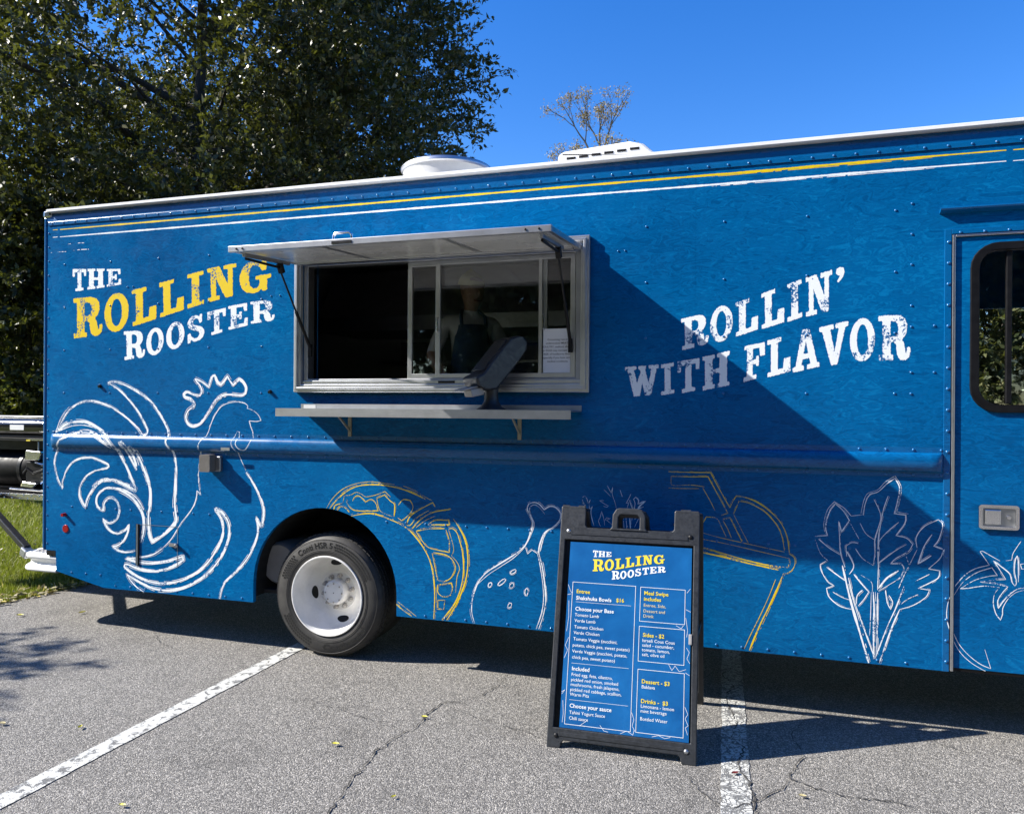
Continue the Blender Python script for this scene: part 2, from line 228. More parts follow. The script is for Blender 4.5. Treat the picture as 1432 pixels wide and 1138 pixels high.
    ('greens', 0.0036, [(0.781,0.91),(0.797,0.856),(0.833,0.94)]),
    ('greens', 0.0036, [(0.891,0.818),(0.826,0.777)]),
    ('greens', 0.0045, [(0.839,0.71),(0.786,0.679),(0.762,0.654)]),
    ('greens', 0.0045, [(0.793,0.847),(0.769,0.791),(0.749,0.735)]),
    ('greens', 0.0063, [(0.687,0.721),(0.696,0.657),(0.712,0.622),(0.721,0.659),(0.704,0.695)]),
    ('tomato', 0.0039, [(1.145,0.349),(1.08,0.386),(1.027,0.44),(0.991,0.517),(0.97,0.595),(0.971,0.662),(0.987,0.724),(1.008,0.766),(1.049,0.822),(1.095,0.859),(1.159,0.883),(1.118,0.947),(1.127,0.951),(1.159,0.933),(1.205,0.906)]),
    ('tomato', 0.0039, [(1.168,0.365),(1.121,0.383),(1.068,0.424),(1.027,0.473),(1.003,0.524)]),
    ('tomato', 0.0026, [(1.168,0.365),(1.141,0.458)]),
    ('tomato', 0.0039, [(1.002,0.718),(1.043,0.788),(1.101,0.839),(1.17,0.871),(1.194,0.833),(1.159,0.827),(1.095,0.802),(1.031,0.754),(1.072,0.761),(1.136,0.776),(1.203,0.774),(1.183,0.74),(1.177,0.693),(1.189,0.641),(1.209,0.612),(1.218,0.644),(1.218,0.67),(1.24,0.718),(1.274,0.754),(1.314,0.77)]),
    ('tomato', 0.0046, [(1.119,0.794),(1.177,0.792),(1.24,0.78),(1.217,0.749),(1.197,0.708),(1.199,0.669),(1.223,0.71),(1.257,0.752),(1.285,0.774),(1.313,0.779)]),
    ('tomato', 0.0046, [(1.125,0.796),(1.177,0.809),(1.231,0.816),(1.205,0.86),(1.179,0.904),(1.216,0.874),(1.248,0.843),(1.257,0.805),(1.271,0.786),(1.277,0.806),(1.268,0.858),(1.27,0.911),(1.279,0.937),(1.284,0.912),(1.285,0.807)]),
    ('tomato', 0.0026, [(1.23,0.909),(1.256,0.915),(1.262,0.949),(1.295,1.01)]),
    ('tomato', 0.0033, [(1.31,0.9),(1.293,0.896),(1.299,0.873),(1.31,0.874)]),
    ('tomato', 0.0036, [(1.482,0.373),(1.542,0.416),(1.591,0.474),(1.622,0.551),(1.641,0.628),(1.639,0.691),(1.624,0.748),(1.605,0.787),(1.567,0.838),(1.523,0.871),(1.463,0.891),(1.501,0.955),(1.493,0.958),(1.463,0.94),(1.419,0.911)]),
    ('tomato', 0.0039, [(1.46,0.385),(1.504,0.409),(1.553,0.455),(1.59,0.506),(1.612,0.558)]),
    ('tomato', 0.0026, [(1.46,0.385),(1.485,0.479)]),
    ('tomato', 0.0039, [(1.611,0.742),(1.573,0.806),(1.518,0.852),(1.452,0.879),(1.43,0.84),(1.463,0.836),(1.524,0.816),(1.584,0.774),(1.546,0.778),(1.486,0.788),(1.422,0.782),(1.442,0.75),(1.448,0.704),(1.437,0.653),(1.418,0.622),(1.409,0.653),(1.409,0.679),(1.387,0.724),(1.353,0.757),(1.314,0.77)]),
    ('tomato', 0.0046, [(1.502,0.807),(1.447,0.801),(1.386,0.786),(1.409,0.756),(1.428,0.717),(1.427,0.679),(1.403,0.717),(1.37,0.757),(1.342,0.776),(1.313,0.779)]),
    ('tomato', 0.0046, [(1.496,0.808),(1.447,0.817),(1.394,0.821),(1.419,0.866),(1.444,0.911),(1.408,0.879),(1.378,0.847),(1.369,0.808),(1.356,0.789),(1.35,0.809),(1.358,0.861),(1.355,0.913),(1.346,0.939),(1.341,0.913),(1.341,0.809)]),
    ('tomato', 0.0026, [(1.394,0.913),(1.369,0.918),(1.363,0.952),(1.329,1.011)]),
    ('tomato', 0.0033, [(1.316,0.9),(1.332,0.897),(1.327,0.874),(1.316,0.874)]),
    ('herbs', 0.003, [(-0.871,0.974),(-0.883,1.022)]),
    ('herbs', 0.0032, [(-0.85,0.973),(-0.864,1.018),(-0.869,1.055),(-0.86,1.084),(-0.877,1.064),(-0.879,1.101),(-0.872,1.123),(-0.886,1.101),(-0.894,1.129),(-0.908,1.144),(-0.917,1.135),(-0.917,1.109),(-0.898,1.086),(-0.927,1.104)]),
    ('herbs', 0.0022, [(-0.812,0.97),(-0.824,1.002),(-0.815,1.021),(-0.806,1.058),(-0.792,1.013),(-0.787,0.976)]),
    ('herbs', 0.0023, [(-0.787,1.004),(-0.778,1.023),(-0.754,1.019),(-0.778,1.009),(-0.754,0.992)]),
    ('herbs', 0.0025, [(-0.818,1.12),(-0.788,1.101),(-0.767,1.092),(-0.774,1.083),(-0.797,1.089)]),
    ('herbs', 0.0022, [(-0.818,1.12),(-0.792,1.121)]),
    ('herbs', 0.0022, [(-0.793,1.184),(-0.769,1.162),(-0.751,1.144)]),
    ('herbs', 0.0027, [(-0.774,1.208),(-0.751,1.167),(-0.742,1.2),(-0.744,1.158),(-0.727,1.108),(-0.718,1.063)]),
    ('herbs', 0.0025, [(-0.7,1.187),(-0.686,1.147)]),
    ('herbs', 0.0027, [(-0.636,1.169),(-0.649,1.139),(-0.665,1.111),(-0.649,1.116),(-0.658,1.084)]),
    ('herbs', 0.0054, [(-0.645,1.13),(-0.633,1.094),(-0.621,1.067),(-0.613,1.113),(-0.622,1.136),(-0.61,1.148),(-0.594,1.132),(-0.597,1.109),(-0.556,1.129),(-0.585,1.101),(-0.599,1.082),(-0.562,1.095)]),
    ('herbs', 0.0045, [(-0.669,1.065),(-0.66,0.974),(-0.657,0.882)]),
    ('herbs', 0.0063, [(-0.646,1.064),(-0.639,0.972),(-0.636,0.883)]),
    ('herbs', 0.0023, [(-0.681,1.06),(-0.676,0.973),(-0.67,0.881)]),
    ('herbs', 0.0027, [(-0.635,1.044),(-0.632,1.012),(-0.621,1.042)]),
    ('herbs', 0.0027, [(-0.616,1.022),(-0.585,1.042),(-0.616,0.976)]),
    ('herbs', 0.0027, [(-0.883,1.022),(-0.871,0.974),(-0.838,0.918),(-0.698,0.834)]),
    ('herbs', 0.0027, [(-0.754,0.992),(-0.717,0.952),(-0.68,0.881)]),
]


# ------------------------------------------------------------------ helpers
def srgb(r, g, b):
    f = lambda v: (v / 255 / 12.92) if v / 255 <= 0.04045 else ((v / 255 + 0.055) / 1.055) ** 2.4
    return (f(r), f(g), f(b), 1.0)


def mat(name, color=(0.5, 0.5, 0.5), rough=0.5, metal=0.0, spec=0.5, coat=0.0, coat_rough=0.1):
    m = bpy.data.materials.new(name)
    m.use_nodes = True
    b = m.node_tree.nodes['Principled BSDF']
    b.inputs['Base Color'].default_value = tuple(color[:3]) + (1.0,)
    b.inputs['Roughness'].default_value = rough
    b.inputs['Metallic'].default_value = metal
    b.inputs['Specular IOR Level'].default_value = spec
    b.inputs['Coat Weight'].default_value = coat
    b.inputs['Coat Roughness'].default_value = coat_rough
    return m


class NT:
    """small shader-node builder"""
    def __init__(s, m):
        s.t = m.node_tree
        s.b = s.t.nodes.get('Principled BSDF')
        s.out = s.t.nodes.get('Material Output')
        s.tc = s.t.nodes.new('ShaderNodeTexCoord')

    def n(s, typ, ins=None, **kw):
        nd = s.t.nodes.new('ShaderNode' + typ)
        for k, v in kw.items():
            setattr(nd, k, v)
        for k, v in (ins or {}).items():
            s.set(nd.inputs[k], v)
        return nd

    def set(s, sock, v):
        if hasattr(v, 'is_output'):
            s.t.links.new(v, sock)
        else:
            sock.default_value = v

    def map(s, scale=(1, 1, 1), rot=(0, 0, 0), loc=(0, 0, 0)):
        return s.n('Mapping', {'Vector': s.tc.outputs['Object'], 'Scale': scale, 'Rotation': rot, 'Location': loc}).outputs[0]

    def noise(s, vec, scale, detail=3.0, rough=0.55, dist=0.0):
        return s.n('TexNoise', {'Vector': vec, 'Scale': scale, 'Detail': detail, 'Roughness': rough, 'Distortion': dist}).outputs['Fac']

    def ramp(s, fac, stops, interp='LINEAR'):
        r = s.n('ValToRGB', {'Fac': fac})
        r.color_ramp.interpolation = interp
        e = r.color_ramp.elements
        while len(e) < len(stops):
            e.new(0.5)
        for el_, (p, c) in zip(e, stops):
            el_.position = p
            el_.color = tuple(c[:3]) + (1.0,) if hasattr(c, '__len__') else (c, c, c, 1.0)
        return r.outputs[0]

    def mix(s, fac, a, b, blend='MIX'):
        m = s.n('Mix', {}, data_type='RGBA', blend_type=blend)
        s.set(m.inputs[0], fac)
        s.set(m.inputs[6], a)
        s.set(m.inputs[7], b)
        return m.outputs[2]

    def math(s, op, a, b=0.0):
        m = s.n('Math', {}, operation=op)
        s.set(m.inputs[0], a)
        s.set(m.inputs[1], b)
        return m.outputs[0]

    def bump(s, h, strength=0.3, dist=0.01):
        return s.n('Bump', {'Height': h, 'Strength': strength, 'Distance': dist}).outputs[0]

    def base(s, c):
        s.set(s.b.inputs['Base Color'], c)

    def rough(s, v):
        s.set(s.b.inputs['Roughness'], v)

    def normal(s, v):
        s.set(s.b.inputs['Normal'], v)


class MB:
    """collects shapes into one mesh"""
    def __init__(s):
        s.v, s.f, s.m = [], [], []

    def add(s, verts, faces, mi=0):
        o = len(s.v)
        s.v += [tuple(p) for p in verts]
        s.f += [tuple(i + o for i in f) for f in faces]
        s.m += [mi] * len(faces)
        return s

    def box(s, x0, x1, y0, y1, z0, z1, mi=0):
        v = [(x, y, z) for x in (x0, x1) for y in (y0, y1) for z in (z0, z1)]
        f = [(0, 1, 3, 2), (4, 6, 7, 5), (0, 4, 5, 1), (2, 3, 7, 6), (0, 2, 6, 4), (1, 5, 7, 3)]
        return s.add(v, f, mi)

    def obox(s, a, b, w, h, upv=(0, 0, 1), mi=0):
        """bar from a to b, w wide (sideways), h high"""
        a, b = Vector(a), Vector(b)
        d = (b - a).normalized()
        u = Vector(upv)
        sd = d.cross(u).normalized() * (w / 2)
        u = sd.cross(d).normalized() * (h / 2)
        v = [p + i * sd + j * u for p in (a, b) for i in (-1, 1) for j in (-1, 1)]
        f = [(0, 1, 3, 2), (4, 6, 7, 5), (0, 4, 5, 1), (2, 3, 7, 6), (0, 2, 6, 4), (1, 5, 7, 3)]
        return s.add(v, f, mi)

    def tube(s, pts, rads, n=8, cap=True, mi=0):
        pts = [Vector(p) for p in pts]
        if not hasattr(rads, '__len__'):
            rads = [rads] * len(pts)
        rings = []
        ref = None
        for i, p in enumerate(pts):
            d = (pts[min(i + 1, len(pts) - 1)] - pts[max(i - 1, 0)])
            if d.length < 1e-9:
                d = Vector((0, 0, 1))
            d.normalize()
            if ref is None:
                ref = Vector((1, 0, 0)) if abs(d.x) < 0.8 else Vector((0, 1, 0))
            u = (ref - d * ref.dot(d)).normalized()
            w = d.cross(u)
            ref = u
            rings.append([p + (u * math.cos(2 * math.pi * k / n) + w * math.sin(2 * math.pi * k / n)) * rads[i] for k in range(n)])
        v = [q for r in rings for q in r]
        f = []
        for i in range(len(pts) - 1):
            for k in range(n):
                f.append((i * n + k, i * n + (k + 1) % n, (i + 1) * n + (k + 1) % n, (i + 1) * n + k))
        if cap:
            f.append(tuple(reversed(range(n))))
            f.append(tuple((len(pts) - 1) * n + k for k in range(n)))
        return s.add(v, f, mi)

    def lathe(s, prof, c, axis='y', n=48, mi=0, closed=False):
        """prof: (radius, along) pairs"""
        v, f = [], []
        for r, a in prof:
            for k in range(n):
                t = 2 * math.pi * k / n
                p = {'y': (r * math.cos(t), a, r * math.sin(t)), 'z': (r * math.cos(t), r * math.sin(t), a), 'x': (a, r * math.cos(t), r * math.sin(t))}[axis]
                v.append((c[0] + p[0], c[1] + p[1], c[2] + p[2]))
        m = len(prof)
        for i in range(m - 1 + (1 if closed else 0)):
            j = (i + 1) % m
            for k in range(n):
                f.append((i * n + k, i * n + (k + 1) % n, j * n + (k + 1) % n, j * n + k))
        return s.add(v, f, mi)

    def prism(s, poly, h0, h1, plane='xz', holes=(), mi=0):
        """extrude a 2-D outline with holes between h0 and h1 along the third axis"""
        loops = [list(poly)] + [list(h) for h in holes]
        flat = [p for l in loops for p in l]
        tris = tessellate_polygon([[Vector((p[0], p[1], 0)) for p in l] for l in loops])
        P = {'xz': lambda p, h: (p[0], h, p[1]), 'xy': lambda p, h: (p[0], p[1], h), 'yz': lambda p, h: (h, p[0], p[1])}[plane]
        n = len(flat)
        v = [P(p, h0) for p in flat] + [P(p, h1) for p in flat]
        f = [tuple(t) for t in tris] + [tuple(i + n for i in reversed(t)) for t in tris]
        o = 0
        for l in loops:
            k = len(l)
            for i in range(k):
                a, b = o + i, o + (i + 1) % k
                f.append((a, b, b + n, a + n))
            o += k
        return s.add(v, f, mi)

    def dome(s, c, r, h, axis, n=8, mi=0):
        """rivet head: low dome of radius r standing h along axis"""
        ax = Vector(axis).normalized()
        u = ax.orthogonal().normalized()
        w = ax.cross(u)
        c = Vector(c)
        v = []
        for rr, hh in ((1.0, 0.0), (0.85, 0.6), (0.45, 0.93)):
            for k in range(n):
                t = 2 * math.pi * k / n
                v.append(c + (u * math.cos(t) + w * math.sin(t)) * r * rr + ax * h * hh)
        v.append(c + ax * h)
        f = []
        for i in range(2):
            for k in range(n):
                f.append((i * n + k, i * n + (k + 1) % n, (i + 1) * n + (k + 1) % n, (i + 1) * n + k))
        for k in range(n):
            f.append((2 * n + k, 2 * n + (k + 1) % n, 3 * n))
        return s.add(v, f, mi)

    def build(s, name, material, parent=None, smooth=None, bevel=0.0, label=None, kind=None, seg=2, recalc=True):
        me = bpy.data.meshes.new(name)
        me.from_pydata(s.v, [], s.f)
        mats = material if isinstance(material, (list, tuple)) else [material]
        for m in mats:
            me.materials.append(m)
        if len(mats) > 1:
            me.polygons.foreach_set('material_index', s.m)
        if recalc:
            bm = bmesh.new()
            bm.from_mesh(me)
            bmesh.ops.recalc_face_normals(bm, faces=bm.faces)
            bm.to_mesh(me)
            bm.free()
        me.update()
        if smooth is not None:
            for p in me.polygons:
                p.use_smooth = True
            me.set_sharp_from_angle(angle=R(smooth))
        o = bpy.data.objects.new(name, me)
        COL.objects.link(o)
        if bevel:
            b = o.modifiers.new('bevel', 'BEVEL')
            b.width = bevel
            b.segments = seg
            b.limit_method = 'ANGLE'
            b.angle_limit = R(40)
        adopt(o, parent)
        if label:
            o['label'] = label
        if kind:
            o['kind'] = kind
        return o


def wloc(o):
    l = Vector(o.location)
    m = o
    while m.parent:
        l = l + m.matrix_parent_inverse.translation + Vector(m.parent.location) if False else l
        m = m.parent
    return l


BASE = {}


def adopt(o, parent):
    """parent keeping the child's mesh in world coordinates"""
    if parent is None:
        BASE[o.name] = Matrix.Identity(4)
        return
    o.parent = parent
    o.matrix_parent_inverse = WM(parent).inverted()


def WM(o):
    m = o.matrix_basis.copy()
    if o.parent:
        m = WM(o.parent) @ o.matrix_parent_inverse @ m
    return m


def empty(name, loc, label=None, cat=None, group=None, parent=None, kind=None):
    e = bpy.data.objects.new(name, None)
    COL.objects.link(e)
    e.empty_display_size = 0.2
    e.location = loc
    if parent is not None:
        adopt(e, parent)
    tag(e, label, cat, group, kind)
    return e


def tag(o, label=None, cat=None, group=None, kind=None):
    for k, v in (('label', label), ('category', cat), ('group', group), ('kind', kind)):
        if v:
            o[k] = v
    return o


def np_mesh(name, verts, quads, material, parent=None, kind=None, smooth=False, tris=False):
    """big mesh from numpy arrays"""
    me = bpy.data.meshes.new(name)
    k = quads.shape[1]
    me.vertices.add(len(verts))
    me.vertices.foreach_set('co', verts.astype(np.float32).ravel())
    me.loops.add(quads.size)
    me.loops.foreach_set('vertex_index', quads.astype(np.int32).ravel())
    me.polygons.add(len(quads))
    me.polygons.foreach_set('loop_start', (np.arange(len(quads)) * k).astype(np.int32))
    me.polygons.foreach_set('loop_total', np.full(len(quads), k, np.int32))
    if smooth:
        me.polygons.foreach_set('use_smooth', np.ones(len(quads), bool))
    me.materials.append(material)
    me.update(calc_edges=True)
    o = bpy.data.objects.new(name, me)
    COL.objects.link(o)
    adopt(o, parent)
    if kind:
        o['kind'] = kind
    return o


def text_verts(body, size, bold=0.0, width=None):
    """built-in font, as flat triangles in (x, y); returns verts, faces, width"""
    cu = bpy.data.curves.new('tmp_text', 'FONT')
    cu.body = body
    cu.size = size
    cu.offset = bold * size
    cu.resolution_u = 2
    ob = bpy.data.objects.new('tmp_text', cu)
    COL.objects.link(ob)
    dg = bpy.context.evaluated_depsgraph_get()
    me = bpy.data.meshes.new_from_object(ob.evaluated_get(dg))
    vv = [(v.co.x, v.co.y) for v in me.vertices]
    ff = [tuple(p.vertices) for p in me.polygons]
    bpy.data.objects.remove(ob)
    bpy.data.curves.remove(cu)
    bpy.data.meshes.remove(me)
    w = max((p[0] for p in vv), default=0)
    if width and w > 0:
        k = width / w
        vv = [(x * k, y) for x, y in vv]
        w = width
    return vv, ff, w


def arc(cx, cy, rx, ry, a0, a1, n):
    return [(cx + rx * math.cos(R(a0 + (a1 - a0) * i / n)), cy + ry * math.sin(R(a0 + (a1 - a0) * i / n))) for i in range(n + 1)]


def round_rect(x0, x1, z0, z1, r, n=6):
    return (arc(x1 - r, z0 + r, r, r, -90, 0, n) + arc(x1 - r, z1 - r, r, r, 0, 90, n)
            + arc(x0 + r, z1 - r, r, r, 90, 180, n) + arc(x0 + r, z0 + r, r, r, 180, 270, n))

# ------------------------------------------------------------------ materials
def wrap_material(name, c_dark, c_mid, c_light, rough=0.26, coat=0.02, spec=0.09):
    """printed vinyl: short swirling brush marks in three blues, faintly wavy sheet metal beneath"""
    m = mat(name, c_mid, rough, coat=coat, coat_rough=0.12, spec=spec)
    t = NT(m)
    v = t.map(scale=(0.62, 1.0, 2.0))
    warp = t.n('TexNoise', {'Vector': v, 'Scale': 2.6, 'Detail': 2.0}).outputs['Color']
    off = t.n('VectorMath', {0: warp, 1: (0.5, 0.5, 0.5)}, operation='SUBTRACT').outputs[0]
    off = t.n('VectorMath', {0: off, 'Scale': 0.22}, operation='SCALE').outputs[0]
    v2 = t.n('VectorMath', {0: v, 1: off}, operation='ADD').outputs[0]
    a = t.noise(v2, 9.0, 1.5, 0.5, 0.9)
    s1 = t.ramp(a, [(0.30, 0.3), (0.36, 0.62), (0.40, 0.40), (0.46, 0.5), (0.50, 0.34), (0.54, 0.66), (0.58, 0.45), (0.64, 0.55), (0.68, 0.25), (0.74, 0.6)])
    b = t.noise(v2, 20.0, 1.5, 0.5, 1.0)
    s2 = t.ramp(b, [(0.36, 0.45), (0.44, 0.62), (0.5, 0.42), (0.56, 0.5), (0.62, 0.75), (0.68, 0.45)])
    big = t.noise(t.map(), 1.1, 2.0)
    f = t.math('ADD', t.math('MULTIPLY', s1, 0.5), t.math('MULTIPLY', s2, 0.38))
    f = t.math('ADD', f, t.math('MULTIPLY', t.math('SUBTRACT', big, 0.5), 0.42))
    col = t.ramp(f, [(0.335, c_dark), (0.43, c_mid), (0.47, c_mid), (0.575, c_light)])
    t.base(col)
    w = t.noise(t.map(scale=(1, 1, 1.3)), 2.2, 2.0)
    w2 = t.noise(t.map(), 55.0, 2.0)
    h = t.math('ADD', t.math('MULTIPLY', w, 0.8), t.math('MULTIPLY', w2, 0.004))
    t.normal(t.bump(h, 0.25, 0.012))
    t.rough(t.ramp(t.noise(t.map(), 7.0, 3.0), [(0.3, rough - 0.06), (0.7, rough + 0.08)]))
    return m


BLUE_D, BLUE_M, BLUE_L = (0.0004, 0.070, 0.208), (0.0007, 0.100, 0.278), (0.002, 0.146, 0.362)
M_WRAP = wrap_material('blue_printed_vinyl', BLUE_D, BLUE_M, BLUE_L)
M_TRIMBLUE = wrap_material('blue_vinyl_on_trim', BLUE_D, BLUE_M, BLUE_M, 0.28, 0.18, 0.3)
M_RIVET = mat('painted_rivet', (0.006, 0.12, 0.32), 0.28, 0.0, coat=0.25)


def ink(name, color, wear=0.55, scale=70.0, rough=0.4):
    """vinyl ink with worn-through speckle showing the blue below"""
    m = mat(name, color, rough)
    t = NT(m)
    v = t.map()
    patch = t.noise(v, 7.0, 2.0)
    sp = t.noise(v, scale, 4.0, 0.7)
    thr = t.ramp(patch, [(0.40, 0.0), (0.62, 0.30)])
    s = t.math('ADD', sp, thr)
    k = t.ramp(s, [(wear + 0.16, 0.0), (wear + 0.20, 1.0)])
    t.base(t.mix(k, tuple(color[:3]) + (1,), BLUE_M + (1,)))
    return m


WHITE_INK, YELLOW_INK = (0.80, 0.84, 0.86), (0.77, 0.545, 0.003)
M_INK_W = ink('distressed_white_ink', WHITE_INK, 0.605)
M_INK_Y = ink('distressed_yellow_ink', YELLOW_INK, 0.63)
M_LINE_W = ink('brushed_white_ink', WHITE_INK, 0.62, 120)
M_LINE_Y = ink('brushed_yellow_ink', YELLOW_INK, 0.60, 150)


M_STRIPE_W = ink('white_stripe_ink', WHITE_INK, 0.80, 90)
M_STRIPE_Y = ink('yellow_stripe_ink', YELLOW_INK, 0.80, 90)


def metal_mat(name, color, rough, grain=(1, 1, 40), amt=0.12, metal=1.0):
    m = mat(name, color, rough, metal)
    t = NT(m)
    n1 = t.noise(t.map(scale=grain), 30.0, 3.0)
    n2 = t.noise(t.map(), 9.0, 4.0)
    t.rough(t.math('ADD', t.math('MULTIPLY', n1, amt), rough - amt * 0.5))
    c = tuple(color[:3])
    t.base(t.ramp(n2, [(0.3, tuple(x * 0.8 for x in c)), (0.7, c)]))
    return m


M_ALU = metal_mat('brushed_aluminium', (0.60, 0.61, 0.63), 0.36, (40, 40, 1))
M_ALU2 = metal_mat('mill_aluminium_shelf', (0.50, 0.51, 0.53), 0.42, (1, 30, 30))
M_ALU_D = metal_mat('dull_aluminium', (0.42, 0.43, 0.45), 0.45, (1, 1, 1))
M_CHROME = metal_mat('polished_steel', (0.75, 0.75, 0.76), 0.16, (1, 1, 1), 0.08)
M_STEEL = metal_mat('stainless_kitchen_steel', (0.45, 0.45, 0.46), 0.38, (1, 1, 30))


def paint(name, color, rough=0.4, dirt=0.25, coat=0.0, scale=6.0):
    m = mat(name, color, rough, coat=coat)
    t = NT(m)
    c = tuple(color[:3])
    n = t.noise(t.map(), scale, 5.0, 0.65)
    d = tuple(x * (1 - dirt) for x in c)
    t.base(t.ramp(n, [(0.32, d), (0.62, c)]))
    t.rough(t.ramp(t.noise(t.map(), scale * 4, 3.0), [(0.3, rough - 0.08), (0.7, rough + 0.1)]))
    return m


M_WHITE = paint('white_painted_steel', (0.78, 0.78, 0.76), 0.35, 0.12)
M_RIM = paint('dusty_white_wheel_paint', (0.76, 0.75, 0.73), 0.42, 0.16, scale=9.0)
M_NUT = paint('weathered_wheel_nut', (0.42, 0.40, 0.37), 0.45, 0.4, scale=60.0)
M_ROOF = paint('white_roof_coating', (0.82, 0.82, 0.80), 0.5, 0.08)
M_COWL = paint('weathered_white_cowl', (0.52, 0.52, 0.51), 0.4, 0.15)
M_FLAP = paint('off_white_panel_underside', (0.86, 0.85, 0.82), 0.24, 0.03, scale=1.0)
M_BLACK = paint('black_painted_steel', (0.012, 0.012, 0.013), 0.4, 0.3)
M_RUBBER = paint('black_rubber_seal', (0.005, 0.005, 0.006), 0.5, 0.3)
M_PLASTIC = paint('black_scuffed_plastic', (0.023, 0.026, 0.031), 0.45, 0.45, scale=25)
M_UNDER = paint('dark_underbody', (0.006, 0.006, 0.006), 0.9, 0.4)
M_INT = paint('kitchen_wall_panel', (0.42, 0.42, 0.40), 0.45, 0.15)
M_DARKINT = paint('dark_cab_trim', (0.03, 0.03, 0.032), 0.6, 0.2)
M_RED = paint('red_reflector', (0.28, 0.002, 0.008), 0.2, 0.05)
M_GREYBOX = paint('grey_lamp_housing', (0.14, 0.13, 0.12), 0.4, 0.15)
M_TANKGREY = paint('grey_painted_tank', (0.30, 0.29, 0.28), 0.45, 0.2)
M_PAPER = paint('white_paper_notice', (0.86, 0.87, 0.88), 0.7, 0.04)
M_INKDARK = mat('dark_print', (0.03, 0.03, 0.04), 0.7)
M_STICKER = mat('white_sticker', (0.8, 0.8, 0.78), 0.4)
M_YSTICK = mat('yellow_sticker', (0.7, 0.55, 0.05), 0.4)
M_SCREEN = paint('dark_moulded_plastic', (0.014, 0.017, 0.023), 0.42, 0.3, scale=12.0)
M_BRASS = paint('galvanised_bracket', (0.32, 0.30, 0.24), 0.4, 0.3)

for m_ in (M_RUBBER, M_BLACK):
    m_.node_tree.nodes['Principled BSDF'].inputs['Specular IOR Level'].default_value = 0.22

m = mat('tyre_rubber', (0.028, 0.027, 0.026), 0.62)
t = NT(m)
t.base(t.ramp(t.noise(t.map(), 11.0, 5.0, 0.7), [(0.35, (0.024, 0.023, 0.023)), (0.7, (0.052, 0.050, 0.046))]))
t.normal(t.bump(t.noise(t.map(), 160.0, 2.0), 0.15, 0.003))
M_TYRE = m
M_TYRETXT = mat('tyre_lettering', (0.009, 0.009, 0.009), 0.45)

m = mat('window_glass', (1, 1, 1), 0.02)
t = NT(m)
tr = t.n('BsdfTransparent', {'Color': (0.86, 0.89, 0.89, 1)})
gl = t.n('BsdfGlossy', {'Color': (1, 1, 1, 1), 'Roughness': 0.02})
fr = t.n('Fresnel', {'IOR': 1.5})
mx = t.n('MixShader', {0: t.math('ADD', fr.outputs[0], 0.075), 1: tr.outputs[0], 2: gl.outputs[0]})
t.t.links.new(mx.outputs[0], t.out.inputs['Surface'])
M_GLASS = m


def asphalt():
    m = mat('worn_asphalt', (0.13, 0.13, 0.13), 0.85, spec=0.35)
    t = NT(m)
    v = t.map()
    vo = t.n('TexVoronoi', {'Vector': v, 'Scale': 190.0, 'Randomness': 1.0})
    stone = t.n('SeparateColor', {'Color': vo.outputs['Color']}).outputs[0]
    grit = t.noise(v, 420.0, 2.0, 0.6)
    mid = t.noise(v, 38.0, 3.0, 0.6)
    big = t.noise(v, 1.3, 5.0, 0.6)
    pat = t.noise(v, 6.0, 4.0, 0.65)
    s = t.math('ADD', t.math('MULTIPLY', stone, 0.55), t.math('MULTIPLY', grit, 0.45))
    c = t.ramp(s, [(0.16, (0.045, 0.045, 0.046)), (0.40, (0.140, 0.139, 0.136)), (0.60, (0.200, 0.197, 0.191)), (0.80, (0.48, 0.47, 0.45))])
    tone = t.ramp(t.math('ADD', t.math('MULTIPLY', big, 0.6), t.math('MULTIPLY', pat, 0.4)), [(0.30, 0.66), (0.46, 0.98), (0.66, 1.10)])
    tone2 = t.ramp(mid, [(0.3, 0.86), (0.7, 1.1)])
    c = t.mix(1.0, c, tone, 'MULTIPLY')
    c = t.mix(1.0, c, tone2, 'MULTIPLY')
    c = t.mix(1.0, c, (1.02, 0.985, 0.93, 1.0), 'MULTIPLY')
    t.base(c)
    h = t.math('ADD', t.math('MULTIPLY', vo.outputs['Distance'], -0.8), t.math('MULTIPLY', grit, 0.5))
    t.normal(t.bump(h, 0.9, 0.006))
    return m


M_ASPH = asphalt()


def road_paint(name, wear, crack):
    m = mat(name, (0.68, 0.68, 0.65), 0.7)
    t = NT(m)
    v = t.map()
    grit = t.noise(v, 240.0, 2.0, 0.6)
    flake = t.noise(v, 20.0, 5.0, 0.7, 0.6)
    k = t.ramp(t.math('ADD', t.math('MULTIPLY', flake, 0.8), t.math('MULTIPLY', grit, 0.2)), [(wear, 1.0), (wear + 0.03, 0.0)])
    if crack:
        vo = t.n('TexVoronoi', {'Vector': t.n('VectorMath', {0: v, 1: t.n('TexNoise', {'Vector': v, 'Scale': 9.0}).outputs['Color']}, operation='ADD').outputs[0], 'Scale': 9.0}, feature='DISTANCE_TO_EDGE')
        ck = t.ramp(vo.outputs['Distance'], [(0.05, 1.0), (0.11, 0.0)])
        k = t.math('MAXIMUM', k, ck)
    pc = t.ramp(t.noise(v, 60.0, 3.0), [(0.3, (0.44, 0.44, 0.41)), (0.7, (0.58, 0.58, 0.545))])
    ac = t.ramp(grit, [(0.3, (0.06, 0.06, 0.06)), (0.7, (0.20, 0.20, 0.195))])
    t.base(t.mix(k, pc, ac))
    t.normal(t.bump(t.math('ADD', grit, t.math('MULTIPLY', k, -0.8)), 0.8, 0.004))
    return m


M_PAINT = road_paint('white_road_paint', 0.435, False)
M_PAINT2 = road_paint('cracked_white_road_paint', 0.43, True)
M_CRACK = mat('crack_fill', (0.045, 0.043, 0.040), 0.95)


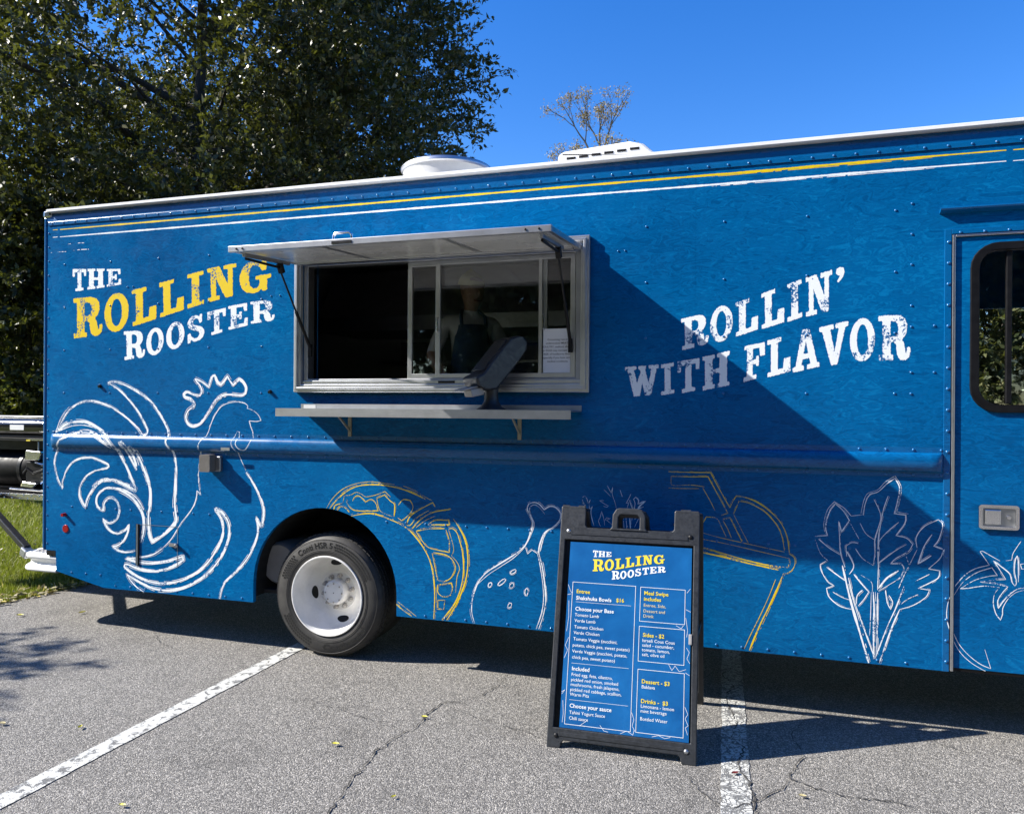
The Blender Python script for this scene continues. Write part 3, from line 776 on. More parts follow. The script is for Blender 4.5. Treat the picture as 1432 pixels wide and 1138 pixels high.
def leafy(name, stops, rough=0.42, trans=0.25, tcol=(0.16, 0.22, 0.03), spec=0.5):
    m = mat(name, stops[0][1], rough, spec=spec)
    t = NT(m)
    g = t.n('NewGeometry').outputs['Random Per Island']
    c = t.ramp(g, stops)
    t.base(c)
    tl = t.n('BsdfTranslucent', {'Color': tuple(tcol) + (1,)})
    mx = t.n('MixShader', {0: trans, 1: t.b.outputs[0], 2: tl.outputs[0]})
    t.t.links.new(mx.outputs[0], t.out.inputs['Surface'])
    return m


M_OAK = leafy('oak_leaves', [(0.0, (0.025, 0.031, 0.012)), (0.5, (0.042, 0.050, 0.017)), (0.85, (0.072, 0.078, 0.023)), (1.0, (0.17, 0.15, 0.035))], 0.42, 0.19, (0.16, 0.18, 0.02), 0.5)
M_HEDGE = leafy('hedge_leaves', [(0.0, (0.026, 0.036, 0.010)), (0.6, (0.065, 0.078, 0.020)), (1.0, (0.15, 0.14, 0.03))], 0.46, 0.25, (0.16, 0.19, 0.02))
M_FARLEAF = leafy('far_tree_leaves', [(0.0, (0.035, 0.050, 0.015)), (0.6, (0.075, 0.09, 0.028)), (1.0, (0.14, 0.13, 0.04))], 0.6, 0.3, (0.16, 0.18, 0.03))
M_AUTUMN = leafy('tan_autumn_leaves', [(0.0, (0.17, 0.16, 0.06)), (0.7, (0.30, 0.27, 0.12)), (1.0, (0.44, 0.33, 0.12))], 0.7, 0.3, (0.3, 0.2, 0.06))
M_GRASSB = leafy('grass_blades', [(0.0, (0.13, 0.155, 0.016)), (0.6, (0.25, 0.265, 0.035)), (0.92, (0.38, 0.37, 0.08)), (1.0, (0.32, 0.30, 0.12))], 0.55, 0.35, (0.20, 0.25, 0.02))
M_LITTER = leafy('pale_leaf_litter', [(0.0, (0.16, 0.13, 0.06)), (0.5, (0.42, 0.38, 0.26)), (0.8, (0.5, 0.40, 0.04)), (1.0, (0.62, 0.60, 0.5))], 0.7, 0.2, (0.3, 0.25, 0.1))
M_YLEAF = mat('yellow_leaf', (0.50, 0.46, 0.05), 0.5)
M_RLEAF = mat('dark_red_leaf', (0.16, 0.02, 0.015), 0.5)
m = mat('bark', (0.05, 0.042, 0.034), 0.9)
t = NT(m)
n = t.noise(t.map(scale=(1, 1, 0.2)), 14.0, 5.0, 0.7)
t.base(t.ramp(n, [(0.3, (0.020, 0.017, 0.014)), (0.7, (0.085, 0.072, 0.058))]))
t.normal(t.bump(n, 0.8, 0.03))
M_BARK = m
M_TWIG = mat('grey_brown_twig', (0.22, 0.175, 0.12), 0.85)
m = mat('lawn_soil', (0.07, 0.08, 0.03), 0.95)
t = NT(m)
n = t.noise(t.map(), 3.0, 6.0, 0.7)
t.base(t.ramp(n, [(0.3, (0.06, 0.07, 0.016)), (0.5, (0.12, 0.14, 0.03)), (0.75, (0.20, 0.20, 0.07))]))
t.normal(t.bump(t.noise(t.map(), 60.0, 3.0), 0.8, 0.03))
M_LAWN = m

# ------------------------------------------------------------------ ground
g = MB().add([(-400, -400, -0.03), (400, -400, -0.03), (400, 400, -0.03), (-400, 400, -0.03)], [(0, 1, 2, 3)]).build('lawn', M_LAWN, kind='structure')
# the asphalt: one sheet whose left edge wanders along the lawn
edge = []
rng = random.Random(3)
y = -60.0
while y < 60:
    x = -5.93 + 0.19 * (y - 0.38) if -3 < y < 5 else (-5.93 + 0.19 * (5 - 0.38) if y >= 5 else -5.93 + 0.19 * (-3 - 0.38))
    edge.append((x + rng.uniform(-0.03, 0.03), y))
    y += 0.12 if -4 < y < 8 else 2.0
v = [(x, yy, 0.0) for x, yy in edge] + [(x, yy, -0.05) for x, yy in edge] + [(60, edge[0][1], 0.0), (60, edge[-1][1], 0.0)]
n = len(edge)
f = [tuple(list(range(n)) + [2 * n + 1, 2 * n])] + [(i, i + 1, n + i + 1, n + i) for i in range(n - 1)]
ASPH = MB().add(v, f).build('asphalt', M_ASPH, kind='structure')


def ground_strip(name, pts, w, z, material, jitter=0.0, parent=None, label=None, taper=False):
    vv, ff = [], []
    k = len(pts)
    for i, p in enumerate(pts):
        a, b = Vector(pts[max(i - 1, 0)]), Vector(pts[min(i + 1, k - 1)])
        d = (b - a).normalized()
        nrm = Vector((-d.y, d.x))
        ww = w * (1 + random.uniform(-jitter, jitter)) / 2
        if taper:
            ww *= min(1.0, 0.25 + 3.0 * min(i, k - 1 - i) / k)
        vv += [(p[0] + nrm.x * ww, p[1] + nrm.y * ww, z), (p[0] - nrm.x * ww, p[1] - nrm.y * ww, z)]
    for i in range(k - 1):
        ff.append((2 * i, 2 * i + 1, 2 * i + 3, 2 * i + 2))
    return MB().add(vv, ff).build(name, material, parent, label=label)


def wander(pts, step=0.03, amp=0.012, seed=1):
    rg = random.Random(seed)
    out = []
    for a, b in zip(pts[:-1], pts[1:]):
        a, b = Vector(a), Vector(b)
        n_ = max(1, int((b - a).length / step))
        for i in range(n_):
            p = a.lerp(b, i / n_)
            out.append((p.x + rg.uniform(-amp, amp), p.y + rg.uniform(-amp, amp)))
    out.append(tuple(pts[-1]))
    return out


for x0, x1, mt, nm in ((-2.995, -2.885, M_PAINT, 'painted_line'), (-0.130, -0.005, M_PAINT2, 'painted_line')):
    c = (x0 + x1) / 2
    ys = np.arange(-4.2, 2.6, 0.05)
    lean = 0.03 if c > -1 else -0.01
    o = ground_strip(nm, [(c + lean * -yy, yy) for yy in ys], x1 - x0, 0.004, mt, 0.06)
    o['kind'] = 'structure'

CRACKS = [
    ([(-1.42, 0.16), (-1.41, -0.06), (-1.45, -0.24), (-1.53, -0.36), (-1.63, -0.43), (-1.64, -0.6), (-1.63, -0.76), (-1.67, -0.85), (-1.68, -0.99), (-1.7, -1.08), (-1.67, -1.2), (-1.67, -1.3), (-1.65, -1.41), (-1.64, -1.51), (-1.6, -1.7), (-1.62, -2.2)], 0.008),
    ([(-0.03, 0.85), (-0.14, 0.55), (-0.08, 0.36), (-0.11, 0.16), (-0.09, 0.01), (-0.05, -0.16), (-0.07, -0.4), (-0.01, -0.47), (-0.03, -0.68), (0.02, -0.82), (0.04, -1.0), (0.02, -1.5)], 0.008),
    ([(0.31, 0.03), (0.22, -0.24), (0.26, -0.47), (0.18, -0.72), (0.29, -0.78), (0.4, -0.81), (0.62, -0.8), (0.9, -0.86)], 0.007),
    ([(-0.25, -0.81), (-0.21, -0.94), (-0.14, -1.02), (-0.05, -1.07), (0.06, -0.95), (0.15, -0.83), (0.18, -0.72)], 0.006),
    ([(0.72, -0.05), (0.9, -0.11), (1.0, -0.17), (1.14, -0.17), (1.4, -0.22)], 0.004),
    ([(-1.63, -0.43), (-1.35, -0.55), (-1.1, -0.62), (-0.95, -0.68)], 0.004),
    ([(-1.68, -0.8), (-2.0, -0.72), (-2.3, -0.62), (-2.6, -0.66)], 0.0035),
    ([(-2.1, -0.2), (-2.25, -0.35), (-2.2, -0.5), (-2.35, -0.75)], 0.003),
    ([(-4.6, 0.35), (-4.2, 0.2), (-3.9, -0.05), (-3.5, -0.2)], 0.004),
]
for i, (pts, w) in enumerate(CRACKS):
    ground_strip('crack', wander(pts, 0.022, 0.010, seed=i), w * 0.8, 0.006, M_CRACK, 0.85, ASPH, taper=True)

# ------------------------------------------------------------------ the food truck
TRUCK = empty('food_truck', (-1.0, 1.15, 0.0), 'blue vinyl-wrapped food truck with rooster artwork and an open serving window', 'food truck')
X0, XF = -5.02, 3.05            # rear, front
YW = 2.34                       # width
ZT = 2.985                      # foot of the roof cove
arch = [(-3.175, 0.46)] + arc(-2.643, 0.46, 0.532, 0.532, 180, 0, 28)[1:-1] + [(-2.111, 0.46)]
farch = [(1.93, 0.46)] + arc(2.45, 0.46, 0.52, 0.52, 180, 0, 20)[1:-1] + [(2.97, 0.46)]
outline = ([(X0, ZT), (X0, 0.57), (-4.902, 0.57), (-4.896, 0.42), (-4.45, 0.329), (-3.175, 0.331)] + arch + [(-2.111, 0.334), (0.978, 0.330),
           (0.978, 2.548), (1.765, 2.548), (1.765, 0.33), (1.93, 0.33)] + farch + [(2.97, 0.40), (XF, 0.42), (XF, ZT)])
win_hole = [(-2.80, 1.80), (-0.93, 1.80), (-0.93, 2.61), (-2.80, 2.61)]
side = MB().prism(outline, 0.0, 0.03, holes=[win_hole]).build('side_wall', M_WRAP, TRUCK)
# rear, far side, front, floor, roof
MB().box(X0, X0 + 0.03, 0.031, YW - 0.031, 0.57, ZT + 0.07).build('rear_wall', M_TRIMBLUE, TRUCK, bevel=0.006)
far_hole = [(1.45, 1.35), (2.75, 1.35), (2.75, 2.44), (1.45, 2.44)]
MB().prism([(X0, 0.42), (XF, 0.42), (XF, ZT + 0.06), (X0, ZT + 0.06)], YW - 0.03, YW, holes=[far_hole]).build('far_side_wall', M_TRIMBLUE, TRUCK)
MB().prism([(0.03, 0.45), (YW - 0.031, 0.45), (YW - 0.031, 3.03), (0.03, 3.03)], XF - 0.03, XF, plane='yz', holes=[[(0.2, 1.45), (YW - 0.2, 1.45), (YW - 0.2, 2.5), (0.2, 2.5)]]).build('front_wall', M_TRIMBLUE, TRUCK)
MB().add([(XF - 0.015, 0.2, 1.45), (XF - 0.015, YW - 0.2, 1.45), (XF - 0.015, YW - 0.2, 2.5), (XF - 0.015, 0.2, 2.5)], [(0, 1, 2, 3)]).build('windscreen', M_GLASS, TRUCK)
MB().prism([(XF, 0.45), (XF + 0.55, 0.5), (XF + 0.6, 0.95), (XF + 0.45, 1.2), (XF, 1.4)], 0.1, YW - 0.1).build('bonnet', M_TRIMBLUE, TRUCK, bevel=0.04)
MB().box(X0 + 0.03, XF - 0.03, 0.64, YW - 0.031, 0.70, 0.75).box(X0 + 0.03, -3.24, 0.031, 0.6399, 0.70, 0.75).box(-2.05, 1.88, 0.031, 0.6399, 0.70, 0.75).build('floor_pan', M_UNDER, TRUCK)
MB().box(X0 + 0.4, XF, 0.6, 0.7, 0.45, 0.69).box(X0 + 0.4, XF, 1.64, 1.74, 0.45, 0.69).build('chassis_rail', M_UNDER, TRUCK)
MB().box(X0 + 0.03, XF - 0.03, 0.031, YW - 0.031, 2.975, 2.995).build('ceiling', M_INT, TRUCK)
# roof skin, slightly crowned, white lip overhanging the gutter
rv, rf = [], []
prof = [(-0.028, 3.084), (-0.028, 3.100), (-0.008, 3.108), (0.05, 3.114), (0.6, 3.155), (1.17, 3.17), (1.74, 3.155), (YW - 0.05, 3.114), (YW + 0.02, 3.104), (YW + 0.02, 3.082), (YW, 3.082), (0.02, 3.082)]
n = len(prof)
for x in (X0 + 0.035, XF - 0.01):
    rv += [(x, yy, z) for yy, z in prof]
rf = [(i, (i + 1) % n, n + (i + 1) % n, n + i) for i in range(n)] + [tuple(range(n)), tuple(range(n, 2 * n))]
MB().add(rv, rf).build('roof', M_ROOF, TRUCK, smooth=30)
# curved cove between wall and roof, and the riveted joint strip
cp = [(-0.001, ZT + 0.028), (-0.001, 3.045), (0.004, 3.058), (0.014, 3.066), (0.024, 3.0815)]
cv = [(x, yy, z) for x in (X0, XF) for yy, z in cp]
cf = [(i, i + 1, len(cp) + i + 1, len(cp) + i) for i in range(len(cp) - 1)]
MB().add(cv, cf).build('roof_cove', M_TRIMBLUE, TRUCK, smooth=60, recalc=False)
MB().box(X0 + 0.03, XF, -0.006, -0.0005, ZT, ZT + 0.028).build('joint_strip', M_TRIMBLUE, TRUCK, bevel=0.002)
# polished corner cap at the roof's rear corner
MB().box(X0 - 0.012, X0 + 0.06, -0.012, 0.2, 3.046, 3.098).build('corner_cap', M_CHROME, TRUCK, bevel=0.012, seg=3)
# rear corner post edge
MB().box(X0 - 0.006, X0 + 0.012, -0.006, 0.03, 0.58, 3.046).build('corner_post', M_TRIMBLUE, TRUCK, bevel=0.005)

# belt moulding
BZ0, BZ1, BX0, BX1 = 1.312, 1.466, -4.945, 0.948


def belt_profile():
    p = [(-0.003, BZ0), (-0.003, 1.338)]
    p += [(-0.003 - 0.032 * math.sin(R(a)) ** 0.8, 1.388 - 0.050 * math.cos(R(a))) for a in range(10, 171, 16)]
    return p + [(-0.003, 1.438), (-0.003, BZ1)]


BP = belt_profile()


def belt_y(z):
    if z <= BZ0 or z >= BZ1:
        return 0.0
    for (ya, za), (yb, zb) in zip(BP[:-1], BP[1:]):
        if za <= z <= zb:
            k = 0 if zb == za else (z - za) / (zb - za)
            return ya + (yb - ya) * k
    return -0.003


secs = []
for x, k in ((BX0, 0.0), (BX0 + 0.004, 0.35), (BX0 + 0.015, 0.7), (BX0 + 0.035, 0.93), (BX0 + 0.06, 1.0), (BX1 - 0.06, 1.0), (BX1 - 0.035, 0.93), (BX1 - 0.015, 0.7), (BX1 - 0.004, 0.35), (BX1, 0.0)):
    secs.append([(x, -0.003 + (yy + 0.003) * k, z) for yy, z in BP])
bv = [p for s_ in secs for p in s_]
nb = len(BP)
bf = [(i * nb + j, i * nb + j + 1, (i + 1) * nb + j + 1, (i + 1) * nb + j) for i in range(len(secs) - 1) for j in range(nb - 1)]
belt = MB().add(bv, bf).build('belt_moulding', M_TRIMBLUE, TRUCK, smooth=40)

# rivets: too small to pick apart, one part
rv = MB()
OUT = (0, -1, 0)
x = X0 + 0.07
while x < XF:
    rv.dome((x, -0.006, 3.0), 0.0072, 0.0045, OUT)
    x += 0.1075
x = BX0 + 0.02
while x < BX1:
    rv.dome((x, -0.003, 1.452), 0.007, 0.005, OUT)
    rv.dome((x, -0.003, 1.324), 0.007, 0.005, OUT)
    x += 0.1275
for k in range(14):
    xx = -4.834 + 0.4275 * k
    for z in (2.69, 2.372, 2.055, 1.741):
        if -2.95 < xx < -0.8 or xx > 0.95:
            continue
        rv.dome((xx, 0, z), 0.0072, 0.0045, OUT)
for z in np.arange(0.62, 2.98, 0.105):
    rv.dome((X0 + 0.034, 0, z), 0.0065, 0.005, OUT)
for z in np.arange(0.38, 2.55, 0.1065):
    rv.dome((0.967, -0.006, z), 0.0085, 0.005, OUT)
for x in np.arange(1.02, 1.76, 0.107):
    rv.dome((x, -0.006, 2.556), 0.0072, 0.0045, OUT)
for z in (2.72, 2.562, 2.406, 2.194, 2.085, 1.85, 1.74):
    rv.dome((0.80, 0, z), 0.0072, 0.0045, OUT)
for z in (2.088, 1.85):
    rv.dome((0.906, 0, z), 0.0072, 0.0045, OUT)
for x in np.arange(-4.75, 0.9, 0.135):
    if not -3.22 < x < -2.05:
        rv.dome((x, 0, 0.352 if x > -4.4 else 0.42), 0.007, 0.0045, OUT)
    if not -3.3 < x < -2.3:
        rv.dome((x, 0, 0.905 if x < -3 else 0.925), 0.007, 0.0045, OUT)
for x, z in ((-3.05, 2.39), (-2.98, 2.39), (-0.72, 2.56), (-0.68, 2.56), (-4.25, 2.5), (-4.2, 2.5)):
    rv.dome((x, 0, z), 0.006, 0.005, OUT)
rv.build('rivet_heads', M_RIVET, TRUCK, smooth=80, kind='stuff')

# vertical vinyl seams
for x in (-2.693, -0.287):
    MB().box(x - 0.0012, x + 0.0012, -0.0003, -0.0001, 1.47, 2.98).build('vinyl_seam', M_WRAP, TRUCK)

# artwork ---------------------------------------------------------
def wall_y(x, z):
    if z > 2.575:
        return 0.0
    if 0.949 < x < 0.983:
        return -0.006
    if 0.983 <= x < 1.002:
        return 0.02
    if 1.002 <= x < 1.75:
        return 0.003
    if BX0 < x < BX1:
        return belt_y(z)
    return 0.0


def catmull(pts, step):
    P = [Vector(p) for p in pts]
    out = []
    for i in range(len(P) - 1):
        p0, p1, p2, p3 = P[max(i - 1, 0)], P[i], P[i + 1], P[min(i + 2, len(P) - 1)]
        sharp1 = (p1 - p0).length > 0 and (p2 - p1).length > 0 and (p1 - p0).angle(p2 - p1, 0) > 1.0
        sharp2 = (p3 - p2).length > 0 and (p2 - p1).length > 0 and (p3 - p2).angle(p2 - p1, 0) > 1.0
        if sharp1:
            p0 = p1 - (p2 - p1)
        if sharp2:
            p3 = p2 + (p2 - p1)
        n_ = max(1, int((p2 - p1).length / step))
        for k in range(n_):
            t_ = k / n_
            out.append(0.5 * ((2 * p1) + (p2 - p0) * t_ + (2 * p0 - 5 * p1 + 4 * p2 - p3) * t_ ** 2 + (3 * p1 - p0 - 3 * p2 + p3) * t_ ** 3))
    out.append(P[-1])
    return out


DRAW = {}
counter = {}
rg = random.Random(11)


def ribbon(mb, pts, w, level, offset=0.0, gaps=0.0, wob=0.25):
    c = catmull(pts, 0.009)
    n_ = len(c)
    if n_ < 3:
        return
    phase = rg.uniform(0, 10)
    prev = None
    skip = 0
    for i, p in enumerate(c):
        a, b = c[max(i - 1, 0)], c[min(i + 1, n_ - 1)]
        d = (b - a)
        if d.length < 1e-7:
            continue
        d.normalize()
        nr = Vector((-d.y, d.x))
        u = i / (n_ - 1)
        ww = w * (1 + wob * math.sin(i * 0.21 + phase) + rg.uniform(-0.16, 0.16)) * (0.35 + 0.65 * min(1, 8 * min(u, 1 - u) + 0.15))
        q = p + nr * (offset * (1 + 0.25 * math.sin(i * 0.13 + phase)))
        l, r_ = q + nr * ww / 2, q - nr * ww / 2
        lv = 0.0004 + level + 0.00003 * u
        L3 = (l.x, wall_y(l.x, l.y) - lv, l.y)
        R3 = (r_.x, wall_y(r_.x, r_.y) - lv, r_.y)
        if gaps and rg.random() < gaps:
            skip = rg.randint(1, 4)
        if prev is not None and skip <= 0:
            mb.add([prev[0], prev[1], R3, L3], [(0, 1, 2, 3)])
        skip -= 1
        prev = (L3, R3)


INKS = {'rooster': ('rooster_drawing', M_LINE_W, 'white brush-line rooster drawing'), 'pita': ('pita_drawing', M_LINE_Y, 'yellow line drawing of a filled pita'), 'drumstick': ('drumstick_drawing', M_LINE_W, 'white line drawing of a drumstick'),
        'cup': ('drink_cup_drawing', M_LINE_Y, 'yellow line drawing of a cup with straw'), 'greens': ('leafy_greens_drawing', M_LINE_W, 'white line drawing of leafy greens'), 'tomato': ('tomato_drawing', M_LINE_W, 'white line drawing of a tomato'), 'herbs': ('herbs_drawing', M_LINE_W, 'white line drawing of herbs')}
for name, w, pts in STROKES:
    if name not in DRAW:
        DRAW[name] = empty(INKS[name][0], (pts[0][0], 0.0, pts[0][1]), parent=TRUCK, label=INKS[name][2])
    mb = MB()
    k = counter[name] = counter.get(name, 0) + 1
    bold = name == 'rooster' and w > 0.008
    lv = 0.00005 * (k % 12)
    ribbon(mb, pts, w * (1.18 if bold else 0.80), lv)
    if bold:
        sgn = 1 if k % 2 else -1
        ribbon(mb, pts, w * 0.26, lv + 0.00003, offset=w * 0.92 * sgn, gaps=0.06)
        ribbon(mb, pts, w * 0.20, lv + 0.00003, offset=-w * 0.88 * sgn, gaps=0.14)
    elif w > 0.004:
        ribbon(mb, pts, w * 0.22, lv + 0.00003, offset=w * 0.95, gaps=0.2)
    mb.build('brush_line', INKS[name][1], DRAW[name], recalc=False)

# two stripes under the roof
for z0, mt, nm, w in ((2.953, M_STRIPE_Y, 'yellow_stripe', 0.0112), (2.8985, M_STRIPE_W, 'white_stripe', 0.0105)):
    mb = MB()
    pts = [(-4.88, z0 - 0.001), (-4.0, z0), (-3.0, z0 + 0.001), (-2.0, z0 + 0.001), (-1.0, z0 + 0.001), (0.0, z0), (0.6, z0 + 0.002), (1.22, z0 + 0.001)]
    ribbon(mb, pts, w, 0.0, wob=0.15)
    ribbon(mb, [(1.25, z0), (2.0, z0), (2.9, z0)], w * 0.8, 0.0, wob=0.2)
    ribbon(mb, [(-0.2, z0 - 0.009), (0.3, z0 - 0.008), (0.9, z0 - 0.006)], w * 0.3, 0.0001, gaps=0.08)
    ribbon(mb, [(-4.95, z0), (-4.93, z0), (-4.9, z0)], w * 0.5, 0.0)
    mb.build(nm, mt, TRUCK, recalc=False)
mb = MB()
for x0, z in ((-4.97, 2.785), (-4.75, 2.79), (-4.8, 2.84)):
    ribbon(mb, [(x0, z), (x0 + 0.07, z + 0.002), (x0 + 0.15, z)], 0.004, 0.0, gaps=0.3)
mb.build('paint_fleck', M_LINE_W, TRUCK, recalc=False, kind='stuff')

# lettering: slab-serif outlines in a unit box
GL = {
    'T': [[(0, 1), (1, 1), (1, .66), (.85, .66), (.82, .85), (.64, .85), (.64, .13), (.80, .12), (.80, 0), (.20, 0), (.20, .12), (.36, .13), (.36, .85), (.18, .85), (.15, .66), (0, .66)]],
    'H': [[(0, 0), (.46, 0), (.46, .12), (.37, .12), (.37, .43), (.63, .43), (.63, .12), (.54, .12), (.54, 0), (1, 0), (1, .12), (.91, .12), (.91, .88), (1, .88), (1, 1), (.54, 1), (.54, .88), (.63, .88), (.63, .56), (.37, .56), (.37, .88), (.46, .88), (.46, 1), (0, 1), (0, .88), (.09, .88), (.09, .12), (0, .12)]],
    'E': [[(0, 0), (1, 0), (1, .36), (.84, .36), (.81, .14), (.42, .14), (.42, .44), (.56, .44), (.57, .34), (.70, .34), (.70, .68), (.57, .68), (.56, .57), (.42, .57), (.42, .87), (.79, .87), (.82, .66), (.97, .66), (.97, 1), (0, 1), (0, .88), (.12, .88), (.12, .12), (0, .12)]],
    'F': [[(0, 0), (.6, 0), (.6, .12), (.42, .12), (.42, .43), (.57, .43), (.58, .36), (.71, .36), (.71, .64), (.58, .64), (.57, .56), (.42, .56), (.42, .87), (.74, .87), (.77, .62), (1, .62), (1, 1), (0, 1), (0, .88), (.14, .88), (.14, .12), (0, .12)]],
    'L': [[(0, 0), (1, 0), (1, .40), (.72, .40), (.69, .14), (.45, .14), (.45, .88), (.60, .88), (.60, 1), (0, 1), (0, .88), (.15, .88), (.15, .12), (0, .12)]],
    'I': [[(0, 0), (1, 0), (1, .12), (.73, .12), (.73, .88), (1, .88), (1, 1), (0, 1), (0, .88), (.27, .88), (.27, .12), (0, .12)]],
    'N': [[(0, 0), (.42, 0), (.42, .12), (.30, .12), (.30, .66), (.62, 0), (.88, 0), (.88, .88), (1, .88), (1, 1), (.57, 1), (.57, .88), (.71, .88), (.71, .42), (.42, 1), (0, 1), (0, .88), (.12, .88), (.12, .12), (0, .12)]],
    'W': [[(0, 1), (.34, 1), (.34, .88), (.27, .88), (.36, .42), (.46, .78), (.44, .88), (.40, .88), (.40, 1), (.63, 1), (.61, .80), (.70, .42), (.79, .88), (.71, .88), (.71, 1), (1, 1), (1, .88), (.94, .88), (.77, 0), (.60, 0), (.52, .44), (.44, 0), (.27, 0), (.08, .88), (0, .88)]],
    'A': [[(0, 0), (.42, 0), (.42, .12), (.33, .12), (.37, .27), (.63, .27), (.67, .12), (.54, .12), (.54, 0), (1, 0), (1, .12), (.91, .12), (.63, 1), (.37, 1), (.11, .12), (0, .12)], [(.41, .39), (.59, .39), (.50, .70)]],
    'V': [[(0, 1), (.5, 1), (.5, .88), (.38, .88), (.53, .32), (.68, .88), (.56, .88), (.56, 1), (1, 1), (1, .88), (.90, .88), (.63, 0), (.41, 0), (.10, .88), (0, .88)]],
    'O': [arc(.5, .5, .5, .5, 0, 345, 23), arc(.5, .5, .225, .355, 0, 345, 23)],
    'R': [[(0, 0), (.46, 0), (.46, .12), (.38, .12), (.38, .40), (.46, .40), (.55, .36), (.57, .20), (.60, .08), (.70, .0), (.84, 0), (.95, .05), (1, .16), (1, .29), (.90, .29), (.89, .18), (.86, .14), (.84, .18), (.82, .34), (.74, .46), (.84, .54), (.90, .66), (.90, .80), (.84, .92), (.72, .985), (.60, 1), (0, 1), (0, .88), (.12, .88), (.12, .12), (0, .12)], [(.38, .53), (.52, .53), (.61, .59), (.63, .70), (.61, .81), (.52, .87), (.38, .87)]],
    'G': [[(.86, .98), (.86, .66), (.71, .66), (.66, .78), (.56, .86), (.44, .86), (.34, .76), (.30, .6), (.30, .4), (.34, .24), (.44, .14), (.55, .14), (.62, .20), (.64, .28), (.64, .40), (.52, .40), (.52, .52), (1, .52), (1, .40), (.88, .38), (.88, .02), (.74, .02), (.70, .09), (.58, .01), (.44, 0), (.24, .05), (.08, .2), (0, .42), (0, .58), (.08, .8), (.24, .95), (.44, 1), (.58, .98), (.70, .90), (.74, .98)]],
    'S': [[(.86, .98), (.86, .68), (.72, .66), (.66, .80), (.52, .87), (.38, .84), (.33, .74), (.38, .65), (.60, .58), (.82, .50), (.97, .38), (1, .24), (.92, .1), (.74, .01), (.54, 0), (.36, .04), (.22, .12), (.16, .02), (.02, .02), (.02, .36), (.17, .38), (.25, .24), (.40, .15), (.56, .13), (.68, .18), (.71, .27), (.64, .36), (.42, .43), (.20, .52), (.06, .63), (.03, .78), (.12, .92), (.30, .99), (.48, 1), (.62, .96), (.70, .89), (.74, .98)]],
    'q': [[(.10, .93), (.45, 1), (.90, .88), (1, .58), (.82, .28), (.32, 0), (.15, .10), (.50, .42), (.28, .48), (.02, .66)]],
}


def rough_loop(loop, jit, rgn, closed_round=2):
    pts = []
    k = len(loop)
    for i in range(k):
        a, b = Vector(loop[i]), Vector(loop[(i + 1) % k])
        n_ = max(1, int((b - a).length / 0.055))
        pts += [a.lerp(b, j / n_) for j in range(n_)]
    for _ in range(closed_round):
        pts = [p for i in range(len(pts)) for p in (pts[i].lerp(pts[(i + 1) % len(pts)], 0.25), pts[i].lerp(pts[(i + 1) % len(pts)], 0.75))]
        if len(pts) > 170:
            break
    return [p + Vector((rgn.uniform(-jit, jit), rgn.uniform(-jit, jit))) for p in pts]


def area2(p):
    return abs(sum(p[i][0] * p[(i + 1) % len(p)][1] - p[(i + 1) % len(p)][0] * p[i][1] for i in range(len(p)))) / 2


def glyph_mesh(mb, ch, quad, to3d, rgn, jit=0.012):
    TL, TR, BR, BL = [Vector(q) for q in quad]
    for _ in range(20):
        loops = [rough_loop(l, jit, rgn) for l in GL[ch]]
        flat = [p for l in loops for p in l]
        tris = tessellate_polygon([[Vector((p.x, p.y, 0)) for p in l] for l in loops])
        want = area2(loops[0]) - sum(area2(l) for l in loops[1:])
        if abs(sum(area2([flat[i] for i in t_]) for t_ in tris) / want - 1) < 0.01:
            break
        jit *= 0.85
    vs_ = []
    for p in flat:
        b = BL.lerp(BR, p.x)
        tp = TL.lerp(TR, p.x)
        q = b.lerp(tp, p.y)
        vs_.append(to3d(q.x, q.y))
    mb.add(vs_, [tuple(t_) for t_ in tris])


WORDS = {}
for word, ch, quad in LETTERS:
    WORDS.setdefault(word, []).append((ch, quad))
for word, gl in WORDS.items():
    W_ = empty('lettering', (gl[0][1][3][0], 0, gl[0][1][3][1]), parent=TRUCK, label={'the': 'white word THE', 'rolling': 'yellow word ROLLING', 'rooster': 'white word ROOSTER', 'rollin': "white word ROLLIN'", 'with': 'white word WITH', 'flavor': 'white word FLAVOR'}[word])
    for ch, quad in gl:
        mb = MB()
        glyph_mesh(mb, ch, quad, lambda x, z: (x, -0.0005, z), rg)
        mb.build('letter', M_INK_Y if word == 'rolling' else M_INK_W, W_, recalc=False)

# door ----------------------------------------------------------------
door = MB().prism([(1.002, 0.352), (1.745, 0.352), (1.745, 2.532), (1.002, 2.532)], 0.003, 0.045, holes=[round_rect(1.09, 1.62, 1.67, 2.475, 0.10)]).build('cab_door', M_WRAP, TRUCK)
MB().box(0.949, 0.981, -0.006, -0.0006, 0.33, 2.575).box(0.981, 1.765, -0.006, -0.0006, 2.549, 2.575).build('door_post', M_TRIMBLUE, TRUCK, bevel=0.002)
MB().box(0.984, 0.999, -0.0085, 0.02, 0.334, 2.545).box(0.9992, 1.76, -0.0085, 0.02, 2.534, 2.545).build('door_trim', M_ALU, TRUCK, bevel=0.003)
MB().box(1.003, 1.75, 0.006, 0.04, 0.334, 0.350).build('door_sill', M_RUBBER, TRUCK)
MB().prism(round_rect(1.066, 1.645, 1.646, 2.498, 0.125), -0.010, 0.03, holes=[round_rect(1.106, 1.604, 1.686, 2.458, 0.09)]).build('window_frame', M_RUBBER, door, bevel=0.006)
MB().box(1.226, 1.252, 0.004, 0.028, 1.69, 2.455).build('window_bar', M_RUBBER, door, bevel=0.004)
MB().add([(1.10, 0.020, 1.68), (1.61, 0.020, 1.68), (1.61, 0.020, 2.465), (1.10, 0.020, 2.465)], [(0, 1, 2, 3)]).build('window_pane', M_GLASS, door)
